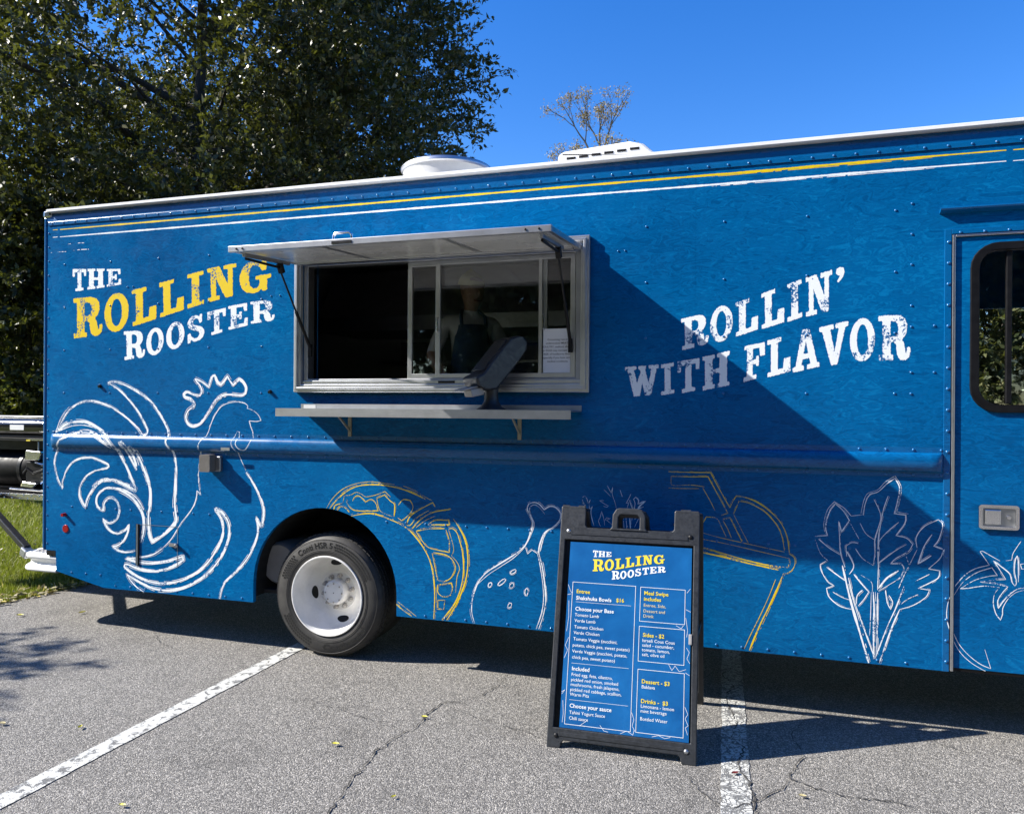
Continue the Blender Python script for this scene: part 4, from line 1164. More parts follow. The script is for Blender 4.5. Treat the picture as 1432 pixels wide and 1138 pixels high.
h = MB().prism(round_rect(1.108, 1.284, 1.064, 1.186, 0.015), -0.012, 0.002, holes=[round_rect(1.124, 1.268, 1.080, 1.170, 0.008)]).build('door_handle', M_CHROME, door, bevel=0.004)
MB().box(1.1245, 1.2675, -0.003, 0.002, 1.0805, 1.1695).build('handle_plate', M_ALU_D, door)
MB().box(1.134, 1.205, -0.013, -0.0035, 1.088, 1.163).build('handle_paddle', M_CHROME, door, bevel=0.006)
MB().lathe([(0.0001, -0.004), (0.010, -0.004), (0.012, 0.003)], (1.24, -0.0065, 1.125), n=16).build('handle_lock', M_CHROME, door, smooth=40)
# rain gutter over the door
MB().prism([(-0.001, 2.655), (-0.030, 2.668), (-0.033, 2.676), (-0.028, 2.678), (-0.004, 2.669), (-0.001, 2.69)], 0.925, 1.85, plane='yz').build('door_gutter', M_TRIMBLUE, TRUCK)

# service window ---------------------------------------------------------
FR = (-2.853, -0.880, 1.745, 2.658)
SW = empty('service_window', (-1.86, 0.0, 1.745), parent=TRUCK)
ww = 0.052
MB().prism([(FR[0], FR[2]), (FR[1], FR[2]), (FR[1], FR[3]), (FR[0], FR[3])], -0.030, -0.0006, holes=[[(FR[0] + ww, FR[2] + ww), (FR[1] - ww, FR[2] + ww), (FR[1] - ww, FR[3] - ww), (FR[0] + ww, FR[3] - ww)]]).build('outer_frame', M_ALU, SW, bevel=0.004)
MB().prism([(FR[0] + 0.018, FR[2] + 0.018), (FR[1] - 0.018, FR[2] + 0.018), (FR[1] - 0.018, FR[3] - 0.018), (FR[0] + 0.018, FR[3] - 0.018)], -0.046, -0.0302, holes=[[(FR[0] + 0.034, FR[2] + 0.034), (FR[1] - 0.034, FR[2] + 0.034), (FR[1] - 0.034, FR[3] - 0.034), (FR[0] + 0.034, FR[3] - 0.034)]]).build('frame_lip', M_ALU, SW, bevel=0.003)
ix0, ix1, iz0, iz1 = FR[0] + ww + 0.002, FR[1] - ww - 0.002, FR[2] + ww + 0.002, FR[3] - ww - 0.002
MB().prism([(ix0, iz0), (ix1, iz0), (ix1, iz1), (ix0, iz1)], 0.002, 0.075, holes=[[(ix0 + 0.034, iz0 + 0.034), (ix1 - 0.034, iz0 + 0.034), (ix1 - 0.034, iz1 - 0.034), (ix0 + 0.034, iz1 - 0.034)]]).build('inner_frame', M_ALU_D, SW, bevel=0.003)
MB().box(ix0, ix1, -0.012, 0.0015, iz0, iz0 + 0.022).build('sill_track', M_ALU, SW, bevel=0.002)


def sash(x0, x1, y0):
    fr = MB().prism([(x0, iz0 + 0.036), (x1, iz0 + 0.036), (x1, iz1 - 0.036), (x0, iz1 - 0.036)], y0, y0 + 0.022, holes=[[(x0 + 0.030, iz0 + 0.064), (x1 - 0.030, iz0 + 0.064), (x1 - 0.030, iz1 - 0.064), (x0 + 0.030, iz1 - 0.064)]]).build('sliding_sash', M_ALU, SW, bevel=0.002)
    MB().add([(x0 + 0.028, y0 + 0.011, iz0 + 0.062), (x1 - 0.028, y0 + 0.011, iz0 + 0.062), (x1 - 0.028, y0 + 0.011, iz1 - 0.062), (x0 + 0.028, y0 + 0.011, iz1 - 0.062)], [(0, 1, 2, 3)]).build('window_pane', M_GLASS, fr)
    return fr


s1 = sash(-2.065, -1.150, 0.040)
s2 = sash(-1.862, -0.972, 0.012)
MB().box(-1.196, -1.176, 0.013, 0.033, 1.862, 2.542).build('window_bar', M_ALU, SW)
for xx, yy in ((-1.845, 0.002), (-1.165, 0.004)):
    MB().tube([(xx, yy + 0.012, 2.12), (xx, yy - 0.008, 2.125), (xx, yy - 0.008, 2.205), (xx, yy + 0.012, 2.21)], 0.006, 8).build('pull_handle', M_CHROME, SW, smooth=40)
MB().box(-1.83, -1.72, -0.016, -0.0125, iz0 + 0.004, iz0 + 0.018).build('latch', M_BLACK, SW)
# notice taped inside the right-hand pane
paper = MB().box(-1.168, -0.990, 0.0195, 0.0205, 1.864, 2.125).build('paper_notice', M_PAPER, None)
tag(paper, 'white paper notice taped to the right-hand serving window pane', 'notice')
tm = MB()
lines = ['Consuming raw or', 'undercooked MEATS,', 'POULTRY, seafood, shellfish', 'or EGGS may increase your', 'RISK of foodborne illness,', 'especially if you have certain', 'medical conditions.']
for i, ltxt in enumerate(lines):
    vv, ff, w = text_verts(ltxt, 0.0165, 0.004)
    tm.add([(-1.079 + x - w / 2, 0.0190, 2.055 - i * 0.0215 + z) for x, z in vv], ff)
tm.build('printed_text', M_INKDARK, paper, recalc=False)

# raised flap --------------------------------------------------------------
AX0, AX1 = -2.812, -0.930
AY, AZ0, AZ1, AT = -0.735, 2.604, 2.556, 0.034     # front edge, hinge top, front top, thickness


def fl(x, u, d):
    """u 0 at the hinge, 1 at the free edge; d below the top skin"""
    y_ = -0.032 + (AY + 0.032) * u
    return (x, y_, AZ0 + (AZ1 - AZ0) * u - d)


FLAP = empty('service_flap', (-1.87, -0.03, 2.604), parent=TRUCK)
fv = [fl(x, u, d) for x in (AX0, AX1) for u in (0, 0.965) for d in (0.004, 0.024)]
MB().add(fv, [(0, 1, 3, 2), (4, 6, 7, 5), (0, 4, 5, 1), (2, 3, 7, 6), (0, 2, 6, 4), (1, 5, 7, 3)]).build('flap_panel', M_FLAP, FLAP)
for a, b in (((AX0, 0.97), (AX1, 0.97)),):
    MB().obox(Vector(fl(AX0 - 0.004, 0.985, AT / 2)), Vector(fl(AX1 + 0.004, 0.985, AT / 2)), 0.022, AT, (0, 0, 1)).build('front_edge', M_ALU, FLAP, bevel=0.003)
for x in (AX0 + 0.012, AX1 - 0.012):
    MB().obox(Vector(fl(x, 0.0, AT / 2 - 0.002)), Vector(fl(x, 0.968, AT / 2 - 0.002)), 0.024, AT - 0.004, (0, 0, 1)).build('side_edge', M_ALU, FLAP, bevel=0.003)
    s_ = 1 if x < -2 else -1
    MB().obox(Vector(fl(x + s_ * 0.05, 0.30, AT + 0.010)), Vector(fl(x + s_ * 0.05, 0.93, AT + 0.010)), 0.020, 0.022, (0, 0, 1)).build('arm_channel', M_ALU_D, FLAP, bevel=0.003)
    MB().tube([Vector(fl(x + s_ * 0.05, 0.90, AT + 0.03)), Vector(fl(x + s_ * 0.05, 0.42, AT + 0.045))], 0.008, 8).build('support_rod', M_BLACK, FLAP)
    MB().obox(Vector(fl(x + s_ * 0.05, 0.44, AT + 0.02)), Vector(fl(x + s_ * 0.05, 0.40, AT + 0.075)), 0.03, 0.03, (1, 0, 0)).build('strut_bracket', M_BLACK, FLAP)
    top = Vector(fl(x + s_ * 0.05, 0.42, AT + 0.07))
    bot = Vector((x + s_ * 0.055, 0.0, 2.03))
    mid = top.lerp(bot, 0.5)
    MB().tube([top, mid], 0.006, 8).tube([mid, bot], 0.0105, 8).build('gas_strut', M_BLACK, FLAP, smooth=40)
    MB().box(bot.x - 0.012, bot.x + 0.012, -0.012, 0.004, 1.98, 2.06).build('strut_foot', M_BLACK, FLAP)
for xs in (-2.24, -1.52):  # seam strips under the flap, also standing in for the mullions' reflection
    MB().obox(Vector(fl(xs, 0.03, 0.0255)), Vector(fl(xs, 0.95, 0.0255)), 0.030, 0.003, (0, 0, 1)).build('mullion_reflection_seam', M_ALU, FLAP)
MB().obox(Vector(fl(AX0 + 0.03, 0.10, 0.030)), Vector(fl(AX1 - 0.03, 0.10, 0.030)), 0.045, 0.012, (0, 0, 1)).build('hinge_rail', M_ALU, FLAP, bevel=0.002)
hx = -2.09
MB().tube([fl(hx - 0.055, 0.985, 0.004), fl(hx - 0.055, 0.985, -0.020), fl(hx - 0.040, 0.985, -0.034), fl(hx + 0.04, 0.985, -0.034), fl(hx + 0.055, 0.985, -0.020), fl(hx + 0.055, 0.985, 0.004)], 0.007, 8).build('grab_handle', M_CHROME, FLAP, smooth=40)
MB().obox(Vector(fl(hx - 0.06, 1.002, 0.018)), Vector(fl(hx + 0.06, 1.002, 0.018)), 0.006, 0.014).build('flap_latch', M_BLACK, FLAP)
for x in (-2.76, -2.72, -1.06, -0.99):
    MB().dome(fl(x, 1.003, 0.016), 0.006, 0.004, OUT).build('screw', M_BLACK, FLAP, smooth=80)

# serving shelf ---------------------------------------------------------------
SH = empty('serving_shelf', (-1.87, -0.14, 1.60), parent=TRUCK)
sp = [(-0.004, 1.672), (-0.004, 1.622), (-0.276, 1.622), (-0.276, 1.590), (-0.262, 1.590), (-0.262, 1.593), (-0.273, 1.593), (-0.273, 1.619), (-0.008, 1.619), (-0.008, 1.672)]
sp = [(-0.0015, 1.670), (-0.0015, 1.634), (-0.284, 1.642), (-0.284, 1.592), (-0.264, 1.592), (-0.264, 1.595), (-0.281, 1.595), (-0.281, 1.638), (-0.0045, 1.631), (-0.0045, 1.670)]
MB().prism([(yy, z) for yy, z in sp], -2.812, -0.928, plane='yz').build('shelf_top', M_ALU2, SH)
for x in (-2.446, -1.304):
    MB().box(x - 0.012, x + 0.012, -0.012, -0.001, 1.462, 1.628).obox((x, -0.010, 1.50), (x, -0.20, 1.628), 0.010, 0.014).obox((x, -0.01, 1.626), (x, -0.24, 1.630), 0.024, 0.006).build('shelf_bracket', M_BRASS, SH, bevel=0.002)
st = MB().box(-2.79, -2.70, -0.0060, -0.0046, 1.640, 1.664).build('sticker', M_STICKER, SH)

# roof equipment -----------------------------------------------------------------
F_ = empty('roof_fan', (-2.28, 1.2, 3.16), parent=TRUCK)
MB().lathe([(0.335, 3.14), (0.335, 3.41), (0.342, 3.47), (0.352, 3.505), (0.356, 3.512), (0.354, 3.522), (0.33, 3.528), (0.0001, 3.535)], (-2.28, 1.2, 0), 'z', 48).build('fan_cowl', M_COWL, F_, smooth=35)
MB().lathe([(0.350, 3.490), (0.364, 3.500), (0.364, 3.516), (0.350, 3.530)], (-2.28, 1.2, 0), 'z', 48).build('cowl_rim', M_ALU, F_, smooth=50)
A_ = empty('roof_air_conditioner', (-0.98, 0.9, 3.15), parent=TRUCK)
acp = [(-1.247, 3.13), (-0.56, 3.13), (-0.60, 3.33), (-0.66, 3.385), (-0.76, 3.412), (-1.19, 3.385), (-1.24, 3.365)]
MB().prism(acp, 0.62, 1.5).build('unit_cover', M_WHITE, A_, bevel=0.03, seg=3)
for i in range(6):
    x = -1.175 + i * 0.085
    MB().box(x, x + 0.060, 0.617, 0.623, 3.322 + 0.005 * i, 3.337 + 0.005 * i).build('vent_slot', M_BLACK, A_)

# small fittings on the side ---------------------------------------------------
L_ = empty('side_lamp', (-3.5, 0, 1.21), parent=TRUCK)
MB().box(-3.535, -3.425, -0.030, -0.001, 1.205, 1.310).build('lamp_base', M_ALU_D, L_, bevel=0.006)
MB().prism(round_rect(-3.545, -3.460, 1.206, 1.322, 0.012), -0.092, -0.0302).build('lamp_housing', M_GREYBOX, L_, bevel=0.014, seg=3)
MB().box(-3.40, -3.33, -0.055, -0.049, 1.352, 1.372).build('belt_reflector', M_ALU_D, TRUCK)
MB().lathe([(0.0001, -0.006), (0.026, -0.006), (0.030, -0.001)], (-4.807, 0, 0.738), n=24).build('reflector', M_RED, TRUCK, smooth=40, label='red round reflector')
MB().lathe([(0.0001, -0.03), (0.012, -0.03), (0.014, -0.001)], (-4.812, 0, 0.842), n=16).build('marker_light', M_RED, TRUCK, smooth=40)
C_ = empty('locker_hatch', (-4.14, 0, 0.515), parent=TRUCK)
MB().box(-4.158, -4.128, -0.005, -0.001, 0.515, 0.808).build('hinge', M_BLACK, C_)
MB().tube([(-4.143, -0.007, 0.516), (-4.143, -0.007, 0.807)], 0.005, 8).build('hinge_pin', M_ALU_D, C_)
MB().box(-4.127, -3.80, -0.0022, -0.0016, 0.804, 0.8065).box(-3.80, -3.797, -0.0022, -0.0016, 0.52, 0.8065).build('hatch_seam', M_ALU_D, C_)
MB().box(-3.86, -3.80, -0.016, -0.0025, 0.668, 0.690).tube([(-3.805, -0.01, 0.679), (-3.79, -0.03, 0.675)], 0.012, 10).build('latch', M_ALU_D, C_, smooth=40)
H_ = empty('filler_hatch', (-0.46, 0, 0.93), parent=TRUCK)
hp = round_rect(-0.565, -0.358, 0.80, 1.118, 0.03)
MB().prism(hp, -0.004, -0.0008).build('hatch_door', M_WRAP, H_, bevel=0.0015)
MB().lathe([(0.0001, -0.010), (0.011, -0.010), (0.0125, -0.0042)], (-0.385, 0, 1.005), n=16).build('hatch_lock', M_ALU, H_, smooth=40)
for x, z in ((-4.49, 1.79), (-3.05, 1.75)):
    MB().tube([(x, 0, z), (x, -0.018, z - 0.004)], [0.014, 0.010], 10).build('tie_eye', M_BLACK, TRUCK, smooth=40)

# wheels -----------------------------------------------------------------------
def wheel(name, cx, y0, r, lettered, dual):
    W_ = empty(name, (cx, y0 + 0.1, 0.0), parent=TRUCK)
    c = (cx, y0, r)
    T = [(0.262, 0.022), (0.270, 0.006), (0.285, 0.000), (0.300, 0.000), (0.366, 0.000), (0.374, 0.006), (0.390, 0.020), (0.399, 0.034), (0.4035, 0.05), (r, 0.07), (r, 0.15), (0.4035, 0.17), (0.396, 0.195), (0.37, 0.218), (0.29, 0.222), (0.262, 0.2)]
    MB().lathe(T, c, 'y', 72).build('tyre', M_TYRE, W_, smooth=50)
    # tread blocks round the shoulder
    tb = MB()
    for k in range(64):
        a = 2 * math.pi * k / 64
        for ya, yb in ((0.040, 0.068), (0.078, 0.105), (0.115, 0.142), (0.152, 0.178)):
            off = 0.5 * (2 * math.pi / 64) * (0 if ya in (0.040, 0.115) else 1)
            da = 2 * math.pi / 64 * 0.38
            rr0, rr1 = r - 0.006, r + 0.004 if 0.05 < ya < 0.15 else r + 0.001
            vv = []
            for rr in (rr0, rr1):
                for yy in (ya, yb):
                    for s_ in (-1, 1):
                        vv.append((cx + rr * math.cos(a + off + s_ * da), y0 + yy, r + rr * math.sin(a + off + s_ * da)))
            tb.add(vv, [(0, 1, 3, 2), (4, 6, 7, 5), (0, 4, 5, 1), (2, 3, 7, 6), (0, 2, 6, 4), (1, 5, 7, 3)])
    tb.build('tread', M_TYRE, W_, kind='stuff')
    for rr in (0.292, 0.300, 0.3715):
        MB().lathe([(rr, 0.0), (rr + 0.0012, -0.0022), (rr + 0.0036, -0.0022), (rr + 0.005, 0.0)], c, 'y', 72).build('sidewall_rib', M_TYRE, W_, smooth=50)
    rim = [(0.262, 0.016), (0.2655, 0.004), (0.2625, -0.004), (0.2560, -0.004), (0.2520, 0.006), (0.2480, 0.030), (0.2440, 0.070), (0.2360, 0.120), (0.2260, 0.150), (0.205, 0.172), (0.175, 0.180), (0.150, 0.176), (0.138, 0.168), (0.130, 0.160), (0.075, 0.160)]
    MB().lathe(rim, c, 'y', 72).build('rim', M_RIM, W_, smooth=35)
    hub = [(0.083, 0.160), (0.082, 0.105), (0.079, 0.098), (0.073, 0.096), (0.070, 0.092), (0.0001, 0.091)]
    MB().lathe(hub, c, 'y', 40).build('hub_cap', M_RIM, W_, smooth=35)
    nut = MB().lathe([(0.016, 0.0), (0.015, -0.022), (0.010, -0.026), (0.010, -0.036), (0.0001, -0.037)], (0, 0, 0), 'y', 6)
    for k in range(10):
        a = 2 * math.pi * (k + 0.3) / 10
        MB().add([(cx + 0.107 * math.cos(a) + x, y0 + 0.160 + y_, r + 0.107 * math.sin(a) + z) for x, y_, z in nut.v], nut.f).build('wheel_nut', M_NUT, W_)
    for k in range(8):
        a = 2 * math.pi * k / 8
        MB().dome((cx + 0.062 * math.cos(a), y0 + 0.0915, r + 0.062 * math.sin(a)), 0.006, 0.006, OUT).build('cap_bolt', M_NUT, W_, smooth=60)
    MB().dome((cx, y0 + 0.0908, r), 0.004, 0.002, OUT).build('cap_centre', M_BLACK, W_)
    for k in range(4):
        a = 2 * math.pi * (k / 4) + R(8)
        vv = []
        for j in range(24):
            t_ = 2 * math.pi * j / 24
            ra, ta = 0.192 + 0.021 * math.cos(t_), a + (0.044 / 0.192) * math.sin(t_)
            # follow the disc, which slopes between the dish and the nut circle
            yy = np.interp(ra, [0.175, 0.205, 0.226], [0.180, 0.172, 0.150]) - 0.0016
            vv.append((cx + ra * math.cos(ta), y0 + float(yy), r + ra * math.sin(ta)))
        MB().add(vv, [tuple(range(24))]).build('hand_hole', M_BLACK, W_)
    if lettered:
        def bend(body, size, rad, a_mid, inward, width=None, bold=0.01):
            vv, ff, w = text_verts(body, size, bold, width)
            out = []
            for x, z in vv:
                if inward:      # reads along the lower half, heads of the letters towards the hub
                    a = R(a_mid) + (x - w / 2) / rad
                    rr = rad + size * 0.7 - z
                else:
                    a = R(a_mid) - (x - w / 2) / rad
                    rr = rad + z
                out.append((cx + rr * math.cos(a), y0 - 0.0014, r + rr * math.sin(a)))
            return out, ff
        tx = MB()
        for args in (('Conti HSR 5', 0.054, 0.318, 106, False, 0.26, 0.012), ('Continental', 0.060, 0.314, 296, True, 0.33, 0.03)):
            vv, ff = bend(*args)
            tx.add(vv, ff)
        tx.build('tyre_lettering', M_TYRETXT, W_, recalc=False)
        blk = MB()
        for a0, a1 in ((134, 162), (205, 248), (22, 78)):
            k = 0
            for a in np.arange(a0, a1, 3.2):
                for q in range(3):
                    ra = 0.308 + q * 0.018
                    d0, d1 = a + (1.6 if q % 2 else 0), a + (1.6 if q % 2 else 0) + 2.2
                    vv = [(cx + rr * math.cos(R(d)), y0 - 0.0012, r + rr * math.sin(R(d))) for rr, d in ((ra, d0), (ra + 0.013, d0 + 0.5), (ra + 0.013, d1 + 0.5), (ra, d1))]
                    blk.add(vv, [(0, 1, 2, 3)])
        blk.build('sidewall_chevrons', M_TYRETXT, W_, kind='stuff')
    if dual:
        T2 = [(rr, yy + 0.26) for rr, yy in T]
        MB().lathe(T2, c, 'y', 48).build('inner_tyre', M_TYRE, W_, smooth=50)
        MB().tube([(cx, y0 + 0.2, r), (cx, y0 + 1.9, r)], 0.07, 12).build('axle', M_UNDER, W_)
    return W_


wheel('rear_wheel', -2.643, 0.045, 0.405, True, True)
wheel('front_wheel', 2.45, 0.045, 0.405, False, False)
fw = MB()
for y0 in (YW - 0.045 - 0.222, ):
    for cx in (-2.643, 2.45):
        MB().lathe([(0.2, y0), (0.39, y0), (0.405, y0 + 0.04), (0.405, y0 + 0.18), (0.39, y0 + 0.222), (0.2, y0 + 0.222), (0.0001, y0 + 0.2)], (cx, 0, 0.405), 'y', 40).build('far_wheel', M_TYRE, TRUCK, smooth=40)
# wheel housings
for cx, r_ in ((-2.643, 0.545), (2.45, 0.535)):
    ap = [(cx - r_, 0.36)] + arc(cx, 0.46, r_, r_, 180, 0, 20) + [(cx + r_, 0.36)]
    vv = [(x, yy, z) for yy in (0.031, 0.62) for x, z in ap]
    k = len(ap)
    ff = [(i, i + 1, k + i + 1, k + i) for i in range(k - 1)] + [tuple(range(k, 2 * k))]
    MB().add(vv, ff).build('wheel_housing', M_UNDER, TRUCK)
MB().lathe([(0.0001, 0.16), (0.13, 0.16), (0.15, 0.19), (0.15, 1.1), (0.13, 1.13), (0.0001, 1.13)], (-3.09, 0.0, 0.565), 'y', 24).build('propane_tank', M_TANKGREY, TRUCK, smooth=40)
MB().box(-3.16, -2.98, 0.1, 0.6, 0.375, 0.40).build('tank_tray', M_UNDER, TRUCK)

# rear bumper --------------------------------------------------------------------
bp = [(-4.90, 0.432), (-4.90, 0.408)]
B_ = empty('rear_bumper', (-5.1, 1.1, 0.41), parent=TRUCK)
# plan outline with a rounded near corner, built as three slabs: top deck, waist, bottom flange
def bumper_plan(off):
    rr = 0.16
    x0_, y0_, y1_ = -5.30, 0.012, 2.20
    a_ = [(-4.905, y0_, 0, -1)] + [(x0_ + rr + rr * math.cos(R(t_)), y0_ + rr + rr * math.sin(R(t_)), math.cos(R(t_)), math.sin(R(t_))) for t_ in range(270, 179, -10)]
    a_ += [(x0_ + rr + rr * math.cos(R(t_)), y1_ - rr + rr * math.sin(R(t_)), math.cos(R(t_)), math.sin(R(t_))) for t_ in range(180, 89, -15)] + [(-4.905, y1_, 0, 1)]
    return [(x + nx * off, y_ + ny * off) for x, y_, nx, ny in a_]


bprof = [(-0.06, 0.530), (-0.010, 0.529), (0.002, 0.522), (0.006, 0.508), (0.002, 0.496), (-0.012, 0.487), (-0.024, 0.474), (-0.027, 0.458), (-0.020, 0.446), (-0.004, 0.437), (0.008, 0.427), (0.012, 0.414), (0.008, 0.404), (-0.006, 0.399), (-0.06, 0.398)]
loops_ = [bumper_plan(o_) for o_, z in bprof]
npl = len(loops_[0])
bvv = [(x, y_, bprof[i][1]) for i, l in enumerate(loops_) for x, y_ in l]
bff = [(i * npl + j, i * npl + j + 1, (i + 1) * npl + j + 1, (i + 1) * npl + j) for i in range(len(bprof) - 1) for j in range(npl - 1)]
MB().add(bvv, bff).build('bumper_shell', M_WHITE, B_, smooth=50)
MB().prism(bumper_plan(-0.055), 0.500, 0.5285, plane='xy').build('bumper_deck', M_TANKGREY, B_)
dp = MB()
for i in range(9):
    for j in range(40):
        x, yy = -5.23 + i * 0.036 + (0.018 if j % 2 else 0), 0.08 + j * 0.05
        dp.dome((x, yy, 0.530), 0.008, 0.004, (0, 0, 1), 6)
dp.build('tread_plate', M_ALU_D, B_, kind='stuff')
MB().box(-4.99, -4.905, 0.0, 0.06, 0.531, 0.57).build('rubber_stop', M_RUBBER, TRUCK)
MB().obox((-5.30, 0.10, 0.54), (-6.6, 0.55, 1.02), 0.05, 0.05).build('rack_stay', M_BLACK, TRUCK, bevel=0.006)
MB().obox((-5.33, 0.10, 0.53), (-5.26, 0.085, 0.50), 0.07, 0.07).build('stay_shoe', M_ALU_D, TRUCK, bevel=0.01)
# carrier deck behind the rear wall
MB().box(-7.6, X0 - 0.02, 0.50, 1.75, 0.862, 0.895).build('carrier_deck', M_BLACK, TRUCK, bevel=0.004)
dk = MB().box(-7.6, X0 - 0.02, 0.492, 0.4995, 0.852, 0.900)
dk.build('deck_edge', M_CHROME, TRUCK, bevel=0.003)
ds = MB()
for i in range(60):
    ds.dome((-7.58 + i * 0.043, 0.4915, 0.874 + (0.012 if i % 2 else -0.012)), 0.008, 0.004, OUT, 6)
ds.build('deck_tread_plate', M_CHROME, TRUCK, kind='stuff')
MB().box(-5.24, X0 - 0.03, 0.55, 0.62, 0.60, 0.86).prism([(-5.3, 0.70), (-5.05, 0.58), (-5.05, 0.86), (-5.3, 0.86)], 0.63, 0.66).build('deck_bracket', M_BLACK, TRUCK)

# ------------------------------------------------------------------ kitchen inside the truck
MB().box(X0 + 0.05, 0.60, YW - 0.06, YW - 0.035, 0.75, 2.97).build('kitchen_back_wall', M_INT, TRUCK)
MB().box(0.60, 0.64, 0.04, YW - 0.04, 0.75, 2.97).build('cab_partition', M_DARKINT, TRUCK)
MB().box(-4.9, 0.55, 0.08, 0.42, 1.58, 1.62).box(-4.9, 0.55, 0.08, 0.40, 1.04, 1.57).build('serving_counter', M_STEEL, TRUCK, bevel=0.004)
MB().prism([(1.45, 2.30), (2.26, 2.30), (2.26, 2.85), (1.75, 2.85), (1.45, 2.42)], -3.6, -0.6, plane='yz').build('extractor_hood', M_STEEL, TRUCK)
MB().box(-3.4, -1.1, 1.65, 2.25, 0.76, 1.66).build('cooking_range', M_STEEL, TRUCK, bevel=0.01)
MB().box(-0.95, -0.1, 1.6, 2.25, 0.76, 2.5).build('refrigerator', M_STEEL, TRUCK, bevel=0.01)
MB().box(-3.3, -1.3, 2.05, 2.26, 2.05, 2.075).build('wall_shelf', M_STEEL, TRUCK)
for i, (x, w, h) in enumerate(((-3.1, 0.25, 0.16), (-2.7, 0.3, 0.2), (-1.9, 0.22, 0.14), (-1.55, 0.2, 0.19))):
    b_ = MB().box(x, x + w, 2.08, 2.24, 2.0755, 2.0755 + h).box(x - 0.004, x + w + 0.004, 2.076, 2.244, 2.0755 + h, 2.0755 + h + 0.015).build('storage_tub', M_GREYBOX, None, bevel=0.006)
    tag(b_, ['lidded grey tub at the left end of the kitchen wall shelf', 'widest lidded grey tub on the kitchen wall shelf', 'low lidded grey tub on the kitchen wall shelf', 'tall lidded grey tub at the right end of the kitchen wall shelf'][i], 'tub', 'tubs on the kitchen shelf')
for i, (x, r_, h) in enumerate(((-1.42, 0.06, 0.13), (-1.24, 0.055, 0.11))):
    b_ = MB().lathe([(0.0001, 1.622), (r_ * 0.85, 1.622), (r_, 1.622 + h + 0.12), (r_ * 1.06, 1.622 + h + 0.122), (r_ * 1.06, 1.622 + h + 0.14), (0.0001, 1.622 + h + 0.142)], (x, 0.3, 0), 'z', 24).build('food_container', M_GREYBOX, None, smooth=40)
    tag(b_, ['round grey food container behind the card terminal, left of its pair', 'round grey food container beside the paper notice, right of its pair'][i], 'container', 'food containers on the counter')
# cab: driver seat
s_ = empty('driver_seat', (1.7, 1.5, 0.75), parent=TRUCK)
MB().box(1.4, 1.9, 1.25, 1.75, 1.05, 1.22).build('seat_cushion', M_DARKINT, s_, bevel=0.05, seg=3)
MB().prism([(1.30, 1.15), (1.44, 1.15), (1.36, 1.95), (1.25, 1.95)], 1.27, 1.73).build('seat_back', M_DARKINT, s_, bevel=0.04, seg=3)
MB().box(1.5, 1.8, 1.35, 1.65, 0.75, 1.06).build('seat_base', M_BLACK, s_)

# ------------------------------------------------------------------ the cook behind the glass
def skin_mesh(verts, edges, radii, root, levels=2):
    me = bpy.data.meshes.new('tmp_skin')
    me.from_pydata(verts, edges, [])
    ob = bpy.data.objects.new('tmp_skin', me)
    COL.objects.link(ob)
    sk = ob.modifiers.new('skin', 'SKIN')
    sk.use_smooth_shade = True
    sd = me.skin_vertices[0].data
    for i, r_ in enumerate(radii):
        sd[i].radius = r_ if hasattr(r_, '__len__') else (r_, r_)
        sd[i].use_root = (i == root)
    ss = ob.modifiers.new('sub', 'SUBSURF')
    ss.levels = ss.render_levels = levels
    dg = bpy.context.evaluated_depsgraph_get()
    out = bpy.data.meshes.new_from_object(ob.evaluated_get(dg))
    bpy.data.objects.remove(ob)
    bpy.data.meshes.remove(me)
    return out


PX, PY, PZ = -1.86, 0.62, 0.80
V, E_, RD = [], [], []


def jv(p, r_, prev=None):
    V.append(p)
    RD.append(r_)
    if prev is not None:
        E_.append((prev, len(V) - 1))
    return len(V) - 1


pel = jv((0, 0, 0.98), (0.155, 0.115))
wst = jv((0, 0, 1.14), (0.135, 0.10), pel)
cst = jv((0, 0, 1.34), (0.155, 0.115), wst)
nkb = jv((0, 0.01, 1.50), (0.075, 0.07), cst)
nk = jv((0.0, -0.008, 1.545), (0.043, 0.046), nkb)
jaw = jv((0.012, -0.028, 1.605), (0.078, 0.092), nk)
skl = jv((0.008, -0.016, 1.705), (0.098, 0.118), jaw)
crn = jv((0.004, -0.008, 1.762), (0.075, 0.09), skl)
for sd_ in (-1, 1):
    sh = jv((0.165 * sd_, 0.01, 1.455), 0.066, cst)
    el_ = jv((0.275 * sd_, 0.0, 1.20), 0.047, sh)
    wr = jv((0.205 * sd_, -0.20, 1.045), 0.031, el_)
    pm = jv((0.175 * sd_, -0.265, 1.010), (0.038, 0.018), wr)
    for k, (dx, ln) in enumerate(((-0.027, 0.070), (-0.009, 0.080), (0.009, 0.077), (0.027, 0.060))):
        f1 = jv((0.165 * sd_ + dx, -0.300, 1.000), 0.009, pm)
        f2 = jv((0.160 * sd_ + dx, -0.300 - ln * 0.6, 0.985), 0.008, f1)
        jv((0.160 * sd_ + dx, -0.300 - ln, 0.955), 0.0065, f2)
    t1 = jv((0.165 * sd_ - 0.045 * sd_, -0.255, 1.000), 0.010, pm)
    jv((0.150 * sd_ - 0.055 * sd_, -0.29, 0.975), 0.008, t1)
    hp_ = jv((0.095 * sd_, 0, 0.90), 0.098, pel)
    kn = jv((0.105 * sd_, -0.01, 0.50), 0.060, hp_)
    an = jv((0.11 * sd_, 0.02, 0.09), 0.042, kn)
    jv((0.12 * sd_, -0.12, 0.035), (0.042, 0.03), an)
pm_ = skin_mesh(V, E_, RD, pel, 2)
M_SKIN = mat('skin', (0.30, 0.17, 0.11), 0.5)
M_TEE = paint('grey_cotton', (0.60, 0.60, 0.60), 0.85, 0.1)
M_TROUSER = paint('dark_trousers', (0.03, 0.03, 0.035), 0.85, 0.1)
